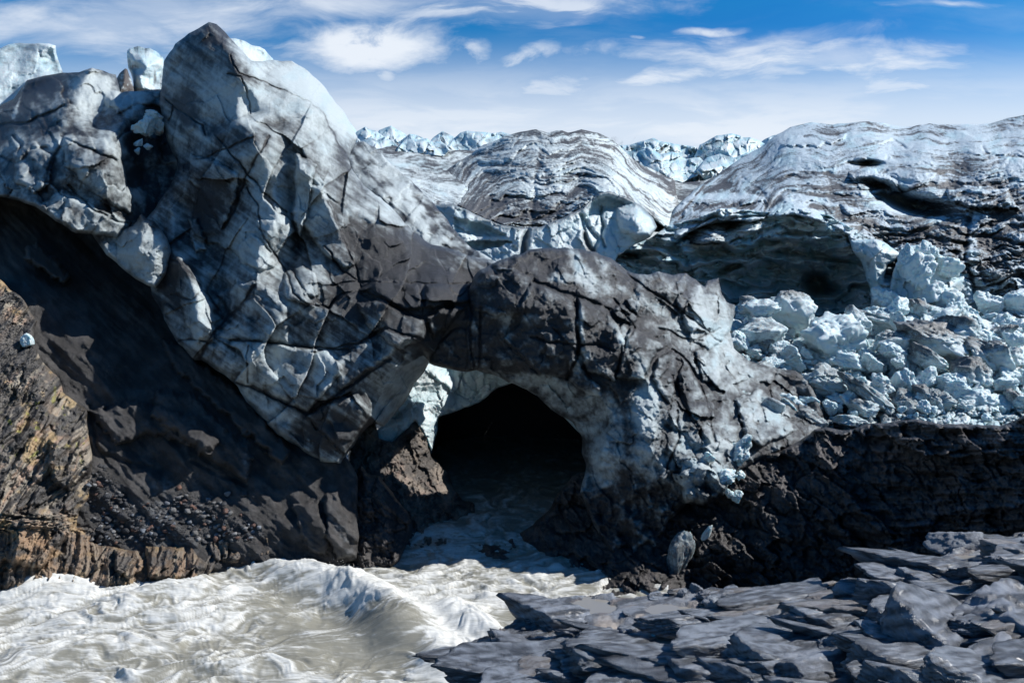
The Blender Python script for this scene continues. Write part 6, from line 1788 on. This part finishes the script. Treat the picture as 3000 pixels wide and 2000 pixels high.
# stones of the gravel patch
ST_BIG = [(1030, 450, 20, 18, 2, 'smooth red-brown stone alone on the silt above the gravel'), (1302, 487, 24, 17, 1, 'pale angular stone at the top right of the gravel'), (1395, 485, 28, 17, 0, 'dark wet stone with a pale face right of the angular one'), (1080, 580, 22, 17, 1, 'pale grey oval stone in the middle of the gravel'),
          (1126, 587, 17, 14, 1, 'grey stone touching the pale oval one'), (712, 618, 40, 32, 0, 'large dark stone at the left of the gravel'), (612, 630, 36, 26, 0, 'large flat dark stone left of the other large one'), (620, 500, 30, 20, 0, 'dark slab of stone at the top left of the gravel'),
          (690, 492, 24, 16, 0, 'blackish stone with a light edge at the top left of the gravel'), (1285, 540, 18, 14, 0, 'black stone half sunk in the silt'), (815, 715, 18, 10, 1, 'flat pale stone near the rock rim'), (1040, 537, 18, 10, 2, 'pinkish flat stone above the pale oval one'), (655, 700, 14, 11, 1, 'light grey stone left of the flat pale one'), (935, 745, 20, 12, 0, 'dark flat stone on the rock rim')]
CHT = [chunk(970 + i, 9 + i, 3, 7.0) for i in range(6)]


def bank_depth(px, py):
    dd = depth_at('silt', px, py)
    x0, y0, st, d = FORMS['gneiss']
    if inside(np.array([px]), np.array([py]), GN_OUT)[0]:
        dd = min(dd, depth_at('gneiss', px, py))
    return dd


for i, (ex, ey, rx, ry, mi, lb) in enumerate(ST_BIG):
    px, py = ex / 1.96, 1200 + ey / 1.96
    o = put('stone', CHT[i % 6], px, py, bank_depth(px, py) - .05, rx / 1.96, ry / 1.96, None, rs.uniform(-15, 15), B_STONE[mi], 80 + i)
    tag(o, lb, 'stone', 'larger stones on the gravel patch')
GP = [(262, 1380), (300, 1360), (340, 1400), (350, 1440), (380, 1480), (470, 1470), (540, 1440), (620, 1455), (700, 1500), (790, 1560), (760, 1580), (600, 1590), (500, 1590), (430, 1590), (300, 1600), (262, 1580), (290, 1530), (250, 1500)]
n = 0
while n < 270:
    px, py = rs.uniform(250, 800), rs.uniform(1360, 1605)
    if not inside(np.array([px]), np.array([py]), GP)[0]:
        continue
    r_ = rs.uniform(3.2, 8.5) * (1.5 if rs.random() < .15 else 1)
    mi = rs.choice([0, 0, 1, 1, 0, 3, 2])
    o = put('stone', CHT[n % 6], px, py, bank_depth(px, py) - .03, r_ * rs.uniform(.9, 1.4), r_ * rs.uniform(.7, 1), None, rs.uniform(-25, 25), B_STONE[mi], 3000 + n)
    tag(o, 'small stone in the gravel patch on the left bank', 'stone', 'small stones in the gravel patch')
    n += 1
# finer gravel: one mass
VV, FF, c = [], [], 0
Pb, Fb = chunk(975, 8, 1, 7, .0)
for k in range(5200):
    if k < 3400:
        px, py = rs.uniform(250, 800), rs.uniform(1395, 1605)
        if not inside(np.array([px]), np.array([py]), GP)[0]:
            continue
    else:
        px, py = rs.uniform(0, 130), rs.uniform(860, 1180)
        if px > 60 + (py - 860) * .25:
            continue
    d = bank_depth(px, py) - .01
    s = rs.uniform(.8, 2.8) * d / FPX
    VV.append(Pb * s * np.array([rs.uniform(.8, 1.4), 1, rs.uniform(.6, 1)]) + np.array(world_pt(px, py, d)))
    FF.append(Fb + c)
    c += len(Pb)
gv = link_mesh('gravel', np.concatenate(VV), np.concatenate(FF), B_STONE[0], None, None, False)
tag(gv, 'fine dark gravel scattered over the left bank', 'gravel', kind='stuff')
